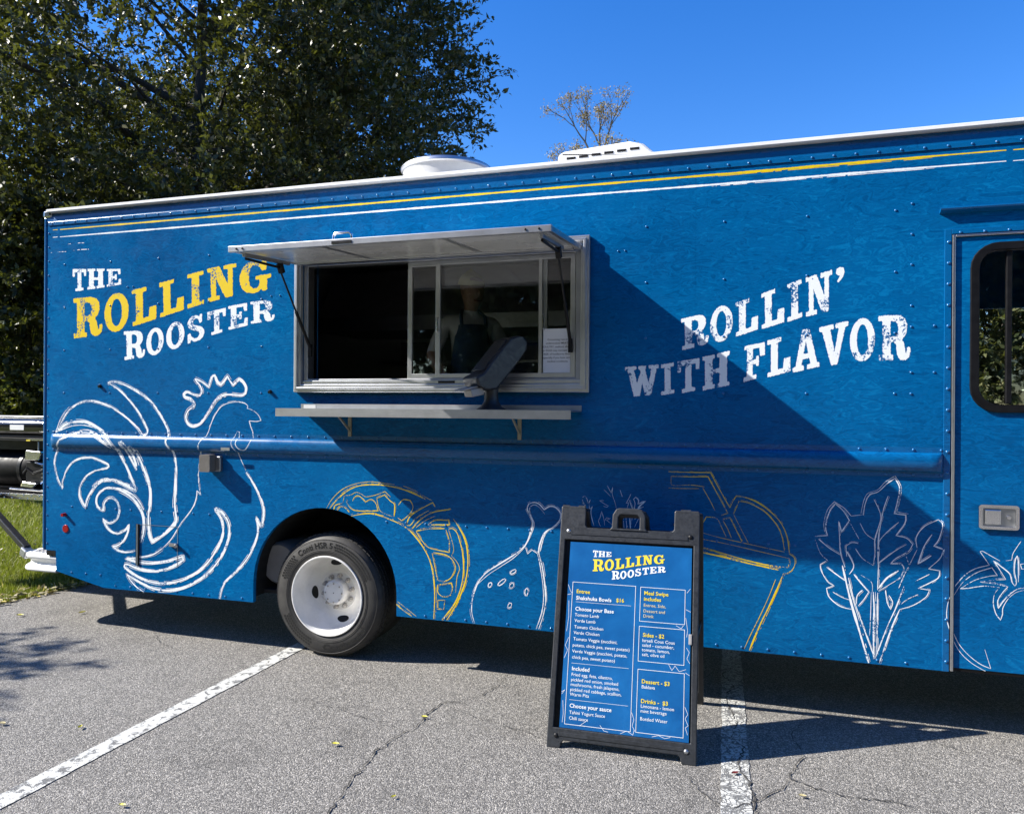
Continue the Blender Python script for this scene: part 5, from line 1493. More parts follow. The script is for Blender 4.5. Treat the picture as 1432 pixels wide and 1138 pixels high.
M_NAVY = paint('navy_apron_cloth', (0.025, 0.065, 0.14), 0.8, 0.1)
M_SCARF = paint('pale_yellow_headscarf', (0.62, 0.56, 0.22), 0.8, 0.1)
for m_ in (M_SKIN, M_TEE, M_TROUSER):
    pm_.materials.append(m_)
for p in pm_.polygons:
    c = p.center
    if c.z < 0.98 and abs(c.y) < 0.22 and c.z < 0.97 and not (abs(c.x) > 0.12 and c.y < -0.14 and c.z > 0.9):
        p.material_index = 2
    elif 0.97 <= c.z < 1.525 and not (abs(c.x) > 0.19 and c.z < 1.24) and c.y > -0.17:
        p.material_index = 1
    else:
        p.material_index = 0
ROT = Matrix.Rotation(R(34), 4, 'Z')
pm_.transform(Matrix.Translation((PX, PY, PZ)) @ ROT)
person = bpy.data.objects.new('person', pm_)
COL.objects.link(person)
BASE[person.name] = 1
tag(person, 'person in grey tee, navy apron and pale headscarf standing inside the serving window', 'person')


def pt(x, y_, z):
    v_ = ROT @ Vector((x, y_, z))
    return (v_.x + PX, v_.y + PY, v_.z + PZ)


ap_ = MB()
cols = [(-0.150, -0.055), (-0.11, -0.118), (-0.05, -0.138), (0.05, -0.138), (0.11, -0.118), (0.150, -0.055)]
rows = [(0.55, 1.12), (0.95, 1.08), (1.14, 1.0), (1.24, 0.92), (1.42, 0.72)]
for z, k in rows:
    ap_.v += [pt(x * k, yy * (1.02 if z > 1 else 1.15), z) for x, yy in cols]
nc = len(cols)
ap_.f = [(i * nc + j, i * nc + j + 1, (i + 1) * nc + j + 1, (i + 1) * nc + j) for i in range(len(rows) - 1) for j in range(nc - 1)]
ap_.m = [0] * len(ap_.f)
o = ap_.build('apron', M_NAVY, person, smooth=60)
so = o.modifiers.new('solid', 'SOLIDIFY')
so.thickness = 0.006
for sx_ in (-1, 1):
    MB().tube([pt(0.085 * sx_, -0.118, 1.40), pt(0.085 * sx_, -0.08, 1.48), pt(0.06 * sx_, 0.0, 1.53), pt(0.03 * sx_, 0.09, 1.48)], 0.013, 6).build('apron_strap', M_NAVY, person, smooth=60)
sc_ = MB()
for i in range(7):
    ph = R(8 + i * 13.2)
    for k in range(20):
        th = 2 * math.pi * k / 20
        sc_.v.append(pt(0.006 + 0.098 * math.cos(ph) * math.cos(th), -0.008 + 0.118 * math.cos(ph) * math.sin(th), 1.690 + 0.115 * math.sin(ph) + 0.02 * math.sin(th)))
sc_.f = [(i * 20 + k, i * 20 + (k + 1) % 20, (i + 1) * 20 + (k + 1) % 20, (i + 1) * 20 + k) for i in range(6) for k in range(20)] + [tuple(120 + k for k in range(20))]
sc_.m = [0] * len(sc_.f)
sc_.build('headscarf', M_SCARF, person, smooth=60)
for ex, ey in ((-0.005, -0.108), (0.068, -0.080)):
    MB().dome(pt(ex, ey + 0.004, 1.668), 0.009, 0.006, (0.3, -1, 0)).build('eye', M_INKDARK, person, smooth=60)
MB().tube([pt(0.030, -0.100, 1.672), pt(0.036, -0.118, 1.640), pt(0.034, -0.100, 1.628)], [0.008, 0.013, 0.009], 8).build('nose', M_SKIN, person, smooth=80)
MB().tube([pt(0.0, -0.104, 1.588), pt(0.028, -0.107, 1.585), pt(0.055, -0.093, 1.588)], 0.005, 6).build('mouth', M_RLEAF, person)

M_TANKBLK0 = mat('terminal_display_glass', (0.02, 0.022, 0.026), 0.15)
# ------------------------------------------------------------------ card terminal on the shelf
TM = empty('card_terminal', (-1.43, -0.16, 1.642), 'dark tilted card payment terminal standing on the serving shelf', 'card terminal')
MB().lathe([(0.0001, 1.6400), (0.088, 1.6400), (0.086, 1.646), (0.060, 1.662), (0.044, 1.69), (0.040, 1.73), (0.046, 1.78), (0.0001, 1.80)], (-1.435, -0.15, 0), 'z', 28).build('stand', M_PLASTIC, TM, smooth=50)
# body: long side profile, swept across its width, then turned a little
bpf = [(-0.165, 0.165), (-0.150, 0.120), (-0.085, 0.090), (-0.030, 0.098), (0.075, 0.215), (0.165, 0.330), (0.172, 0.375), (0.150, 0.405), (0.105, 0.412), (0.055, 0.395), (-0.06, 0.262), (-0.115, 0.190)]
rz = Matrix.Rotation(R(46), 4, 'Z')
mb = MB().prism(bpf, -0.095, 0.095)
mb.v = [tuple(rz @ Vector(p) + Vector((-1.42, -0.14, 1.662))) for p in mb.v]
mb.build('terminal_body', M_SCREEN, TM, bevel=0.012, seg=3, smooth=35)
mb = MB().add([(-0.150, -0.060, 0.186), (-0.150, 0.060, 0.186), (0.052, 0.060, 0.412), (0.052, -0.060, 0.412)], [(0, 1, 2, 3)])
n_ = Vector((-0.745, 0, 0.667))
sv = [Vector(p) + n_ * 0.001 for p in ((-0.108, -0.078, 0.205), (-0.108, 0.078, 0.205), (0.045, 0.078, 0.388), (0.045, -0.078, 0.388))]
sv = sv + [p + n_ * 0.004 for p in sv]
mb = MB().add([tuple(rz @ p + Vector((-1.42, -0.14, 1.662))) for p in sv], [(0, 1, 2, 3), (4, 5, 6, 7), (0, 1, 5, 4), (1, 2, 6, 5), (2, 3, 7, 6), (3, 0, 4, 7)])
mb.build('screen', M_TANKBLK0, TM, bevel=0.002)
mb = MB().box(-0.235, -0.115, -0.045, 0.045, 0.150, 0.162).box(-0.17, -0.09, -0.05, 0.05, 0.105, 0.149)
mb.v = [tuple(rz @ (Matrix.Rotation(R(-12), 3, 'Y') @ Vector(p)) + Vector((-1.40, -0.14, 1.645))) for p in mb.v]
mb.build('card_slot', M_TANKGREY, TM, bevel=0.008)

# ------------------------------------------------------------------ sandwich board
SO = Vector((-0.57495, -0.74183, 0.0))
SS = Vector((0.999488, 0.031997, 0.0))
ST = Vector((-0.009223, 0.288097, 0.957557))
SN = Vector((0.030639, -0.957066, 0.288245))
BOARD = empty('sandwich_board', (-0.575, -0.40, 0.0), 'black plastic sandwich board with blue menu poster standing before the truck', 'sandwich board')


def s3(s_, t_, d):
    return tuple(SO + SS * s_ + ST * t_ + SN * d)


def smap(mb, fn=s3):
    mb.v = [fn(*p) for p in mb.v]
    return mb


def frame_outline():
    p = [(-.3565, 0.0), (-.292, 0.0), (-.287, .012), (-.286, .026), (-.276, .038), (.272, .038), (.282, .028), (.285, .012), (.290, 0.0), (.3565, 0.0), (.3575, 1.178), (.350, 1.186), (.238, 1.186), (.231, 1.178), (.2305, 1.088), (.220, 1.0765)]
    return p + [(-.215, 1.0765), (-.2245, 1.088), (-.226, 1.178), (-.233, 1.186), (-.349, 1.186), (-.357, 1.178)]


opening = [(-.328, .094), (.328, .094), (.328, 1.010), (-.328, 1.010)]
smap(MB().prism(frame_outline(), -0.034, 0.0, plane='xy', holes=[opening])).build('front_frame', M_PLASTIC, BOARD, bevel=0.004, seg=2)
smap(MB().box(-.3275, .3275, .0945, 1.0095, -0.030, -0.016)).build('backing_panel', M_BLACK, BOARD)
for t0 in (1.045, .066):
    smap(MB().box(-.30, .30, t0 - .009, t0 + .009, 0.0003, 0.003)).build('moulded_rib', M_PLASTIC, BOARD, bevel=0.002)
hd_o = [(-.098, 1.070), (-.086, 1.085), (-.084, 1.150), (-.066, 1.180), (-.05, 1.186), (.05, 1.186), (.068, 1.180), (.084, 1.150), (.086, 1.085), (.100, 1.070)]
hd_i = [(-.055, 1.080), (-.055, 1.138), (-.044, 1.152), (.044, 1.152), (.056, 1.138), (.056, 1.080)]
smap(MB().prism(hd_o, -0.030, 0.006, plane='xy', holes=[hd_i])).build('handle', M_PLASTIC, BOARD, bevel=0.008, seg=3)
for a, b in ((-.352, -.315), (-.268, -.231), (.262, .312)):
    q = [s3(a, 1.180, -0.012), s3(b, 1.180, -0.012)]
    MB().tube(q, 0.013, 10).build('hinge_knuckle', M_PLASTIC, BOARD, smooth=50)
for s_, t_ in ((-.3116, 1.054), (.3127, 1.054), (-.3113, .058), (.3097, .058)):
    MB().dome(s3(s_, t_, 0.0003), 0.0115, 0.006, SN, 12).build('bolt', M_ALU_D if s_ * (t_ - .5) < 0 else M_BLACK, BOARD, smooth=60)
smap(MB().box(.312, .328, .535, .585, -0.004, 0.004)).build('poster_clip', M_TANKGREY, BOARD, bevel=0.003)
# rear leaf of the A
O2 = Vector((-0.585, 0.045, 0.0))
TOP = SO + ST * 1.17 - SN * 0.045
T2 = (TOP - O2)
T2 -= SS * T2.dot(SS)
T2.normalize()
N2 = T2.cross(SS)


def s4(s_, t_, d):
    return tuple(O2 + SS * s_ + T2 * t_ + N2 * d)


ra = 1.186 / max(1e-6, 1)
fo2 = [(s_, t_ * (TOP - O2).length / 1.17) for s_, t_ in frame_outline()]
smap(MB().prism(fo2, -0.030, 0.0, plane='xy', holes=[opening]), s4).build('rear_frame', M_PLASTIC, BOARD, bevel=0.003)
smap(MB().box(-.3275, .3275, .0945, 1.0095, -0.024, -0.006), s4).build('rear_panel', M_BLACK, BOARD)
kk = (TOP - O2).length / 1.17
smap(MB().prism([(a, b * kk) for a, b in hd_o], -0.028, 0.002, plane='xy', holes=[[(a, b * kk) for a, b in hd_i]]), s4).build('rear_handle', M_PLASTIC, BOARD, bevel=0.006)
for s_ in (-.345, .345):
    MB().obox(s3(s_, .55, -0.035), s4(s_, .55 * kk, -0.031), 0.004, 0.022).build('spreader', M_BLACK, BOARD)
# the poster and its print
m = mat('glossy_blue_poster', (0.01, 0.11, 0.36), 0.28, coat=0.3)
t = NT(m)
t.base(t.ramp(t.noise(t.map(), 5.0, 4.0, 0.6, 0.4), [(0.3, (0.004, 0.075, 0.24)), (0.7, (0.010, 0.125, 0.35))]))
t.normal(t.bump(t.noise(t.map(), 3.0, 1.0), 0.15, 0.02))
M_POSTER = m
M_PW = mat('white_print', (0.72, 0.76, 0.80), 0.4)
M_PY = mat('yellow_print', (0.72, 0.58, 0.05), 0.4)
M_PC = mat('cream_print', (0.62, 0.56, 0.34), 0.4)
po = MB()
for i in range(13):
    s_ = -.300 + .620 * i / 12
    bow = 0.010 * (1 - ((i - 6) / 6) ** 2)
    for t_, k in ((.0955, 0.0), (.55, 0.5), (.80, 0.8), (1.0, 1.0)):
        po.v.append(s3(s_, t_, -0.0105 + 0.0))
nn = 4
po.f = [(i * nn + j, (i + 1) * nn + j, (i + 1) * nn + j + 1, i * nn + j + 1) for i in range(12) for j in range(nn - 1)]
po.m = [0] * len(po.f)
poster = po.build('menu_poster', M_POSTER, BOARD, recalc=False)
DP = -0.0092
MENU = [
    ('Entree', 'yb', (-0.2538, 0.7411)), ('Shakshuka Bowls', 'wb', (-0.2537, 0.7085)), ('$16', 'yb', (-0.049, 0.7110)), ('Choose your Base', 'wb', (-0.255, 0.6543)),
    ('Tomato Lamb', 'w', (-0.2553, 0.6261)), ('Verde Lamb', 'w', (-0.2549, 0.598)), ('Tomato Chicken', 'w', (-0.2549, 0.5669)), ('Verde Chicken', 'w', (-0.2558, 0.539)),
    ('Meal Swipe', 'yb', (0.0894, 0.7567)), ('includes', 'yb', (0.0891, 0.7282)), ('Entree, Side,', 'y', (0.0889, 0.6992)), ('Dessert and', 'y', (0.0886, 0.6715)), ('Drink', 'y', (0.0888, 0.647)),
    ('Tomato Veggie (zucchini,', 'w', (-0.2558, 0.5087)), ('potato, chick pea, sweet potato)', 'w', (-0.2575, 0.479)), ('Verde Veggie (zucchini, potato,', 'w', (-0.2576, 0.4497)), ('chick pea, sweet potato)', 'w', (-0.2575, 0.4211)),
    ('Included', 'wb', (-0.2546, 0.3652)), ('Fried egg, feta, cilantro,', 'w', (-0.2549, 0.3387)), ('pickled red onion, smoked', 'w', (-0.2553, 0.3147)), ('mushrooms, fresh jalapeno,', 'w', (-0.2564, 0.2919)),
    ('pickled red cabbage, scallion,', 'w', (-0.2568, 0.2681)), ('Warm Pita', 'w', (-0.2567, 0.2455)), ('Choose your sauce', 'wb', (-0.2552, 0.1915)), ('Tahini Yogurt Sauce', 'w', (-0.2546, 0.1623)), ('Chili sauce', 'w', (-0.2548, 0.136)),
    ('Sides - $2', 'yb', (0.0902, 0.5548)), ('Israeli Cous Cous', 'w', (0.0886, 0.5306)), ('salad - cucumber,', 'w', (0.0888, 0.5086)), ('tomato, lemon,', 'w', (0.0882, 0.4868)), ('salt, olive oil', 'w', (0.089, 0.4648)),
    ('Dessert - $3', 'yb', (0.0917, 0.3384)), ('Baklava', 'w', (0.0925, 0.3152)), ('Drinks -  $3', 'yb', (0.0913, 0.2486)), ('Limonana - lemon', 'w', (0.0914, 0.2273)), ('mint beverage', 'w', (0.091, 0.2055)), ('Bottled Water', 'w', (0.0905, 0.1701)),
]
_, _, w0 = text_verts('potato, chick pea, sweet potato)', 1.0)
SZ = 0.2858 / w0
_, _, w1 = text_verts('Choose your Base', 1.0, 0.02)
SB = 0.1976 / w1
for body, st_, (s_, t_) in MENU:
    bold = 'b' in st_
    vv, ff, w = text_verts(body, SB if bold else SZ, 0.014 if bold else 0.0)
    MB().add([s3(s_ + x, t_ + z, DP) for x, z in vv], ff).build('printed_line', {'w': M_PW, 'y': M_PY}[st_[0]] if st_ != 'y' else M_PC, poster, recalc=False)


def print_line(pts, w, mt, nm, closed=False):
    mb = MB()
    P = list(pts) + ([pts[0]] if closed else [])
    for a, b in zip(P[:-1], P[1:]):
        a, b = Vector(a), Vector(b)
        d = (b - a).normalized()
        n_ = Vector((-d.y, d.x)) * w / 2
        a2, b2 = a - d * w / 2, b + d * w / 2
        mb.add([s3(*(p), DP - 0.0003) for p in (a2 + n_, a2 - n_, b2 - n_, b2 + n_)], [(0, 1, 2, 3)])
        DPs = 0
    for i in range(len(mb.v)):
        pass
    return mb.build(nm, mt, poster, recalc=False)


for bx in ([(-0.2745, 0.795), (0.047, 0.795), (0.047, 0.1135), (-0.2745, 0.1135)], [(0.0721, 0.793), (0.2909, 0.793), (0.2909, 0.628), (0.0721, 0.628)],
           [(0.0721, 0.6035), (0.2915, 0.6035), (0.2915, 0.4390), (0.0721, 0.4390)], [(0.0728, 0.4011), (0.2943, 0.4011), (0.2943, 0.1145), (0.0728, 0.1145)]):
    (xa, za), (xb, _), (_, zb), _ = bx
    w = 0.0022
    mb = MB().prism([(xa - w / 2, zb - w / 2), (xb + w / 2, zb - w / 2), (xb + w / 2, za + w / 2), (xa - w / 2, za + w / 2)], DP - 0.0002, DP, plane='xy', holes=[[(xa + w / 2, zb + w / 2), (xb - w / 2, zb + w / 2), (xb - w / 2, za - w / 2), (xa + w / 2, za - w / 2)]])
    smap(mb).build('printed_box', M_PW, poster)
for a, b in (((-0.253, 0.6972), (0.027, 0.6972)), ((-0.2567, 0.3993), (0.0265, 0.3993)), ((-0.2573, 0.2272), (0.0304, 0.2272))):
    print_line([a, b], 0.0013, M_PW, 'printed_rule')
sk_ = [[(-.298, .78), (-.285, .75), (-.276, .74)], [(-.298, .73), (-.28, .735)], [(-.29, .70), (-.286, .62), (-.292, .55)], [(-.28, .52), (-.295, .48), (-.281, .46), (-.296, .42)], [(-.298, .26), (-.283, .27), (-.297, .25)],
       [(-.29, .22), (-.284, .16), (-.287, .12)], [(-.20, .112), (-.18, .128), (-.17, .135)], [(-.10, .125), (-.08, .103), (-.06, .10)], [(.05, .20), (.062, .17), (.055, .14), (.068, .118)], [(.0, .10), (.03, .115), (.06, .10), (.064, .12)],
       [(.15, .103), (.18, .112), (.21, .102), (.235, .11)], [(.30, .78), (.315, .80)], [(.296, .70), (.318, .69)], [(.296, .66), (.306, .60), (.302, .57)], [(.302, .52), (.316, .50), (.305, .47), (.318, .45)],
       [(.22, .435), (.235, .41), (.25, .432), (.27, .408), (.30, .42)], [(.30, .405), (.318, .395)], [(.30, .25), (.314, .22), (.302, .20), (.316, .17), (.303, .16), (.314, .13)], [(.25, .620), (.275, .608), (.285, .622)]]
for p in sk_:
    print_line(p, 0.0016, M_PW, 'printed_sketch')
xa, za = WORDS['the'][0][1][0]
xb = WORDS['rooster'][-1][1][2][0]
zb = WORDS['rolling'][0][1][3][1]
kx, kz = (0.1933 + 0.1789) / (xb - xa), (0.9618 - 0.855) / (za - zb)
for word in ('the', 'rolling', 'rooster'):
    mb = MB()
    for ch, quad in WORDS[word]:
        q2 = [((x - xa) * kx - 0.1789, (z - za) * kz + 0.9618) for x, z in quad]
        glyph_mesh(mb, ch, q2, lambda x, z: s3(x, z, DP), rg, 0.006)
    mb.build('printed_title', M_PY if word == 'rolling' else M_PW, poster, recalc=False)

M_TANKBLK = mat('gloss_black_enamel', (0.006, 0.006, 0.007), 0.12, 0.0, coat=0.5)
# ------------------------------------------------------------------ generator on the carrier behind the truck
G_ = empty('generator', (-6.2, 0.9, 0.895), 'black and chrome generator set on the carrier behind the truck', 'generator')
MB().tube([(-7.3, 0.72, 1.455), (-5.64, 0.72, 1.455)], 0.078, 20).build('fuel_tank', M_TANKBLK, G_, smooth=40)
MB().tube([(-7.3, 0.74, 1.545), (-5.60, 0.74, 1.545)], 0.008, 8).build('top_rail', M_ALU_D, G_, smooth=40)
MB().box(-7.3, -5.62, 0.62, 1.5, 1.335, 1.365).build('tank_shelf', M_RUBBER, G_, bevel=0.003)
MB().box(-5.92, -5.70, 0.612, 0.6195, 1.343, 1.356).build('shelf_strip', M_CHROME, G_)
MB().box(-7.3, -5.6, 1.3, 1.33, 0.90, 1.33).build('rear_guard', M_RUBBER, G_)
for x in (-5.66, -7.25):
    MB().box(x, x + 0.055, 0.56, 0.615, 0.896, 1.53).build('frame_post', M_BLACK, G_, bevel=0.004)
MB().box(-6.16, -6.0, 0.6405, 0.642, 1.43, 1.475).build('data_plate', M_STICKER, G_)
MB().box(-5.935, -5.89, 0.610, 0.6115, 1.337, 1.35).build('warning_label', M_YSTICK, G_)
MB().lathe([(0.0001, -6.9), (0.15, -6.9), (0.165, -6.86), (0.165, -6.04), (0.15, -6.0), (0.0001, -6.0)], (0, 0.82, 1.08), 'x', 32).build('alternator_housing', M_RUBBER, G_, smooth=40)
MB().lathe([(0.167, -6.10), (0.172, -6.095), (0.172, -6.06), (0.167, -6.055)], (0, 0.82, 1.08), 'x', 32).build('housing_band', M_BLACK, G_, smooth=40)
MB().box(-6.0, -5.74, 0.66, 1.0, 0.93, 1.16).build('engine_block', M_RUBBER, G_, bevel=0.012)
MB().prism([(-5.98, 1.17), (-5.82, 1.17), (-5.79, 1.25), (-5.97, 1.26)], 0.63, 0.80).build('rocker_cover', M_CHROME, G_, bevel=0.012)
MB().prism([(-5.99, 0.945), (-5.84, 0.935), (-5.80, 0.975), (-5.97, 0.99)], 0.60, 0.75).build('sump_cover', M_CHROME, G_, bevel=0.01)
MB().tube([(-5.98, 0.63, 1.06), (-5.92, 0.61, 1.10), (-5.86, 0.62, 1.06), (-5.76, 0.63, 1.09)], 0.013, 8).build('fuel_hose', M_RUBBER, G_, smooth=40)
MB().tube([(-5.86, 0.64, 1.15), (-5.74, 0.64, 1.13), (-5.71, 0.64, 1.02), (-5.78, 0.63, 0.97)], 0.012, 8).build('exhaust_pipe', M_CHROME, G_, smooth=40)
MB().tube([(-5.83, 0.64, 1.25), (-5.83, 0.64, 1.34)], 0.006, 6).build('dipstick', M_ALU_D, G_)
for i in range(5):
    MB().box(-5.80, -5.71, 0.64, 0.66, 0.985 + i * 0.035, 0.995 + i * 0.035).build('cooling_fin', M_ALU_D, G_)
MB().tube([(-6.1, 0.6, 0.925), (-5.68, 0.6, 0.915)], 0.010, 8).build('base_rail', M_CHROME, G_, smooth=40)

# ------------------------------------------------------------------ fallen leaves on the asphalt
LEAVES = [((-5.404, 0.128), 0.4, 0.075, 'y', 'yellow leaf on the asphalt nearest the lawn'), ((-5.019, 0.345), 1.2, 0.07, 'y', 'yellow leaf on the asphalt below the rear bumper'), ((-3.246, -1.307), 2.0, 0.05, 'y', 'yellow-green leaf left of the long painted line'),
          ((-1.91, -1.07), 0.2, 0.055, 'y', 'thin yellow leaf between the painted line and the crack'), ((-2.447, -1.838), 0.1, 0.045, 'y', 'thin yellow leaf at the bottom edge, right of the painted line'), ((-1.63, -0.64), 0.1, 0.05, 'y', 'yellow leaf lying on the long crack'),
          ((-1.419, -1.429), 1.0, 0.035, 'y', 'small bright yellow leaf in the foreground between crack and board'), ((-0.046, -0.763), 0.6, 0.05, 'r', 'dark red leaf on the cracked painted line'), ((0.231, -0.881), 0.0, 0.045, 'l', 'pale leaf right of the cracked painted line'), ((-3.66, -1.40), 0.1, 0.06, 'l', 'pale leaf at the left edge of the asphalt foreground')]
for (x, yy), a, L, c_, lab in LEAVES:
    mb = MB()
    pts = [(0, 0), (0.25, 0.20), (0.55, 0.24), (0.8, 0.14), (1, 0), (0.8, -0.14), (0.55, -0.24), (0.25, -0.20)]
    ca, sa = math.cos(a), math.sin(a)
    vv = []
    for u, w in pts:
        xx, y2 = (u - 0.5) * L * 0.8, w * L * 0.8
        vv.append((x + xx * ca - y2 * sa, yy + xx * sa + y2 * ca, 0.011 + abs(w) * L * 0.45 + 0.10 * L * (2 * u - 1) ** 2))
    mid = [(x + (u - 0.5) * L * ca, yy + (u - 0.5) * L * sa, 0.010 + 0.10 * L * (2 * u - 1) ** 2) for u in (0.25, 0.55, 0.8)]
    vv += mid
    o = mb.add(vv, [(0, 8, 1), (0, 7, 8), (1, 8, 9, 2), (8, 7, 6, 9), (2, 9, 10, 3), (9, 6, 5, 10), (3, 10, 4), (10, 5, 4)]).build('fallen_leaf', {'y': M_YLEAF, 'r': M_RLEAF, 'l': M_LITTER}[c_], recalc=False)
    tag(o, lab, 'leaf', 'fallen leaves on the asphalt')

# ------------------------------------------------------------------ trees
def unit(v):
    return v / np.maximum(np.linalg.norm(v, axis=1, keepdims=True), 1e-9)


def leaf_quads(rs, base, axis, nrm, length, width, fold=0.18):
    """one kite-shaped folded leaf for each row"""
    side = unit(np.cross(axis, nrm))
    nn_ = np.cross(side, axis)
    L = length[:, None]
    W_ = width[:, None]
    a = base
    b = base + axis * L * 0.45 + side * W_ * 0.5 + nn_ * W_ * fold
    c = base + axis * L
    d = base + axis * L * 0.45 - side * W_ * 0.5 + nn_ * W_ * fold
    v = np.stack([a, b, c, d], 1).reshape(-1, 3)
    q = np.arange(len(v)).reshape(-1, 4)
    return v, q


def crown_twigs(rs, center, radii, n_clump, clump_r, n_twig, flat=0.8):
    """twig bases and directions, gathered in clumps so that the crown has lobes and gaps"""
    u = unit(rs.normal(size=(n_clump, 3)))
    rad = rs.uniform(0.30, 1.0, n_clump) ** 0.45
    cc = np.array(center) + u * rad[:, None] * np.array(radii) * 0.88
    cr = rs.uniform(clump_r * 0.65, clump_r * 1.2, n_clump)
    k = rs.choice(n_clump, n_twig, p=(cr ** 2) / (cr ** 2).sum())
    d = unit(rs.normal(size=(n_twig, 3)) + 0.35 * u[k])
    p = cc[k] + d * cr[k][:, None] * (rs.uniform(0.15, 1, n_twig)[:, None] ** 0.5) * np.array([1, 1, flat])
    dirs = unit(d * 0.9 + u[k] * 0.6 + rs.normal(size=(n_twig, 3)) * 0.35 + np.array([0, 0, 0.15]))
    return cc, cr, p, dirs


def make_tree(name, base, height, center, radii, label, leafmat, seed, n_clump=60, clump_r=1.6, n_twig=6000, per=22, twig_len=0.7, leaf=(0.13, 0.06), trunk_r=0.25, group=None, limbs=16, cat='tree', up_=0.35, droop=0.0, cull=None):
    rs = np.random.RandomState(seed)
    root = empty(name, base, label, cat, group)
    cc, cr, p, d = crown_twigs(rs, center, radii, n_clump, clump_r, n_twig)
    if cull is not None:
        keep = cull(p)
        p, d = p[keep], d[keep]
    n_twig = len(p)
    # leaves along every twig
    t_ = rs.uniform(0.05, 1.0, (n_twig, per))
    tl = twig_len * rs.uniform(0.6, 1.25, n_twig)
    lb = p[:, None, :] + d[:, None, :] * (t_ * tl[:, None])[:, :, None] + rs.normal(size=(n_twig, per, 3)) * 0.025
    ax = d[:, None, :] * 0.55 + rs.normal(size=(n_twig, per, 3)) * 0.75 + np.array([0, 0, -droop])
    ax = unit(ax.reshape(-1, 3))
    nr = unit(rs.normal(size=(n_twig * per, 3)) * 0.7 + np.array([0, 0, up_ + 0.3]))
    ln = leaf[0] * rs.uniform(0.6, 1.25, n_twig * per)
    v, q = leaf_quads(rs, lb.reshape(-1, 3), ax, nr, ln, ln * leaf[1] / leaf[0] * rs.uniform(0.8, 1.2, n_twig * per))
    np_mesh('crown', v, q, leafmat, root)
    # trunk, limbs, branches and bare twigs
    mb = MB()
    b = Vector(base)
    topz = center[2] + radii[2] * 0.55
    lean = Vector((center[0] - base[0], center[1] - base[1], 0))
    tp = [b + lean * (k / 8) * 0.9 + Vector((0.06 * math.sin(k * 1.7 + seed), 0.06 * math.cos(k * 2.1 + seed), (topz - b.z) * k / 8 - (0.05 if k == 0 else 0))) for k in range(9)]
    mb.tube(tp, [trunk_r * (1.25 if k == 0 else 1.0 - 0.105 * k) for k in range(9)], 10)
    order = rs.permutation(n_clump)[:limbs + 40]
    for i, ci in enumerate(order):
        tgt = Vector(cc[ci])
        z0 = min(max(tgt.z - rs.uniform(0.8, 2.2), b.z + (center[2] - radii[2] - b.z) * 0.7 + 0.4), topz - 0.1)
        k = (z0 - b.z) / max(topz - b.z, 1e-6) * 8
        i0 = int(min(max(k, 0), 7))
        st_ = tp[i0].lerp(tp[i0 + 1], k - i0)
        mid = st_.lerp(tgt, 0.5) + Vector((0, 0, 0.25 * (tgt - st_).length * 0.4))
        r0 = trunk_r * (0.42 if i < limbs else 0.2)
        mb.tube([st_, st_.lerp(mid, 0.55), mid, mid.lerp(tgt, 0.6), tgt], [r0, r0 * 0.8, r0 * 0.6, r0 * 0.4, r0 * 0.15], 6, cap=False)
    mb.build('trunk', M_BARK, root, smooth=60, recalc=False)
    m_ = min(n_twig, 2500)
    sel = rs.choice(n_twig, m_, replace=False)
    a, e = p[sel] - d[sel] * 0.25, p[sel] + d[sel] * tl[sel][:, None]
    s1_ = unit(np.cross(d[sel], np.array([0.3, 0.2, 1.0])))
    w_ = 0.006 * max(1.0, leaf[0] / 0.13)
    tv = np.stack([a + s1_ * w_, a - s1_ * w_, e - s1_ * w_ * 0.4, e + s1_ * w_ * 0.4], 1).reshape(-1, 3)
    s2_ = np.cross(d[sel], s1_)
    tv2 = np.stack([a + s2_ * w_, a - s2_ * w_, e - s2_ * w_ * 0.4, e + s2_ * w_ * 0.4], 1).reshape(-1, 3)
    tv = np.concatenate([tv, tv2])
    np_mesh('twigs', tv, np.arange(len(tv)).reshape(-1, 4), M_BARK, root, kind='stuff')
    return root


make_tree('oak_tree', (-10.7, 8.05, -0.02), 14, (-10.45, 8.22, 7.7), (5.15, 5.1, 6.7), 'large dark-leaved oak tree behind the rear half of the truck', M_OAK, 5, 130, 1.5, 9800, 30, 0.75, (0.118, 0.056), 0.24, limbs=20)
make_tree('oak_tree', (-15.0, 14.5, -0.02), 12, (-15.0, 14.5, 6.5), (4.6, 4.0, 5.6), 'second oak tree standing farther back on the left', M_OAK, 9, 70, 1.5, 3600, 22, 0.7, (0.16, 0.08), 0.2, limbs=12)
for i, (x, yy, h, r_, lab) in enumerate(((-11.9, 5.6, 5.2, 1.25, 'small leafy tree at the rear corner of the truck'), (-15.6, 8.6, 3.0, 1.7, 'low shrub at the left edge beyond the lawn'), (-13.2, 9.8, 3.2, 1.9, 'broad shrub just behind the generator'), (-18.6, 12.2, 4.0, 2.3, 'shrub farthest to the left under the oaks'))):
    make_tree('shrub', (x, yy, -0.02), h, (x, yy, h * 0.55), (r_, r_, h * 0.47), lab, M_HEDGE, 20 + i, 40 if i == 0 else 26, 0.62 if i == 0 else 0.8, 1300 if i else 1500, 20, 0.42, (0.13, 0.065), 0.06, 'shrubs beyond the lawn', 6, 'shrub')
# trees beyond the truck, seen through the cab windows
t1 = make_tree('roadside_tree', (6.4, 19.5, -0.02), 7, (6.4, 19.5, 4.2), (3.4, 3.0, 3.4), 'sunlit tree seen through the cab door window', M_FARLEAF, 31, 60, 1.2, 3000, 18, 0.55, (0.20, 0.10), 0.16, 'trees beyond the truck', 10)


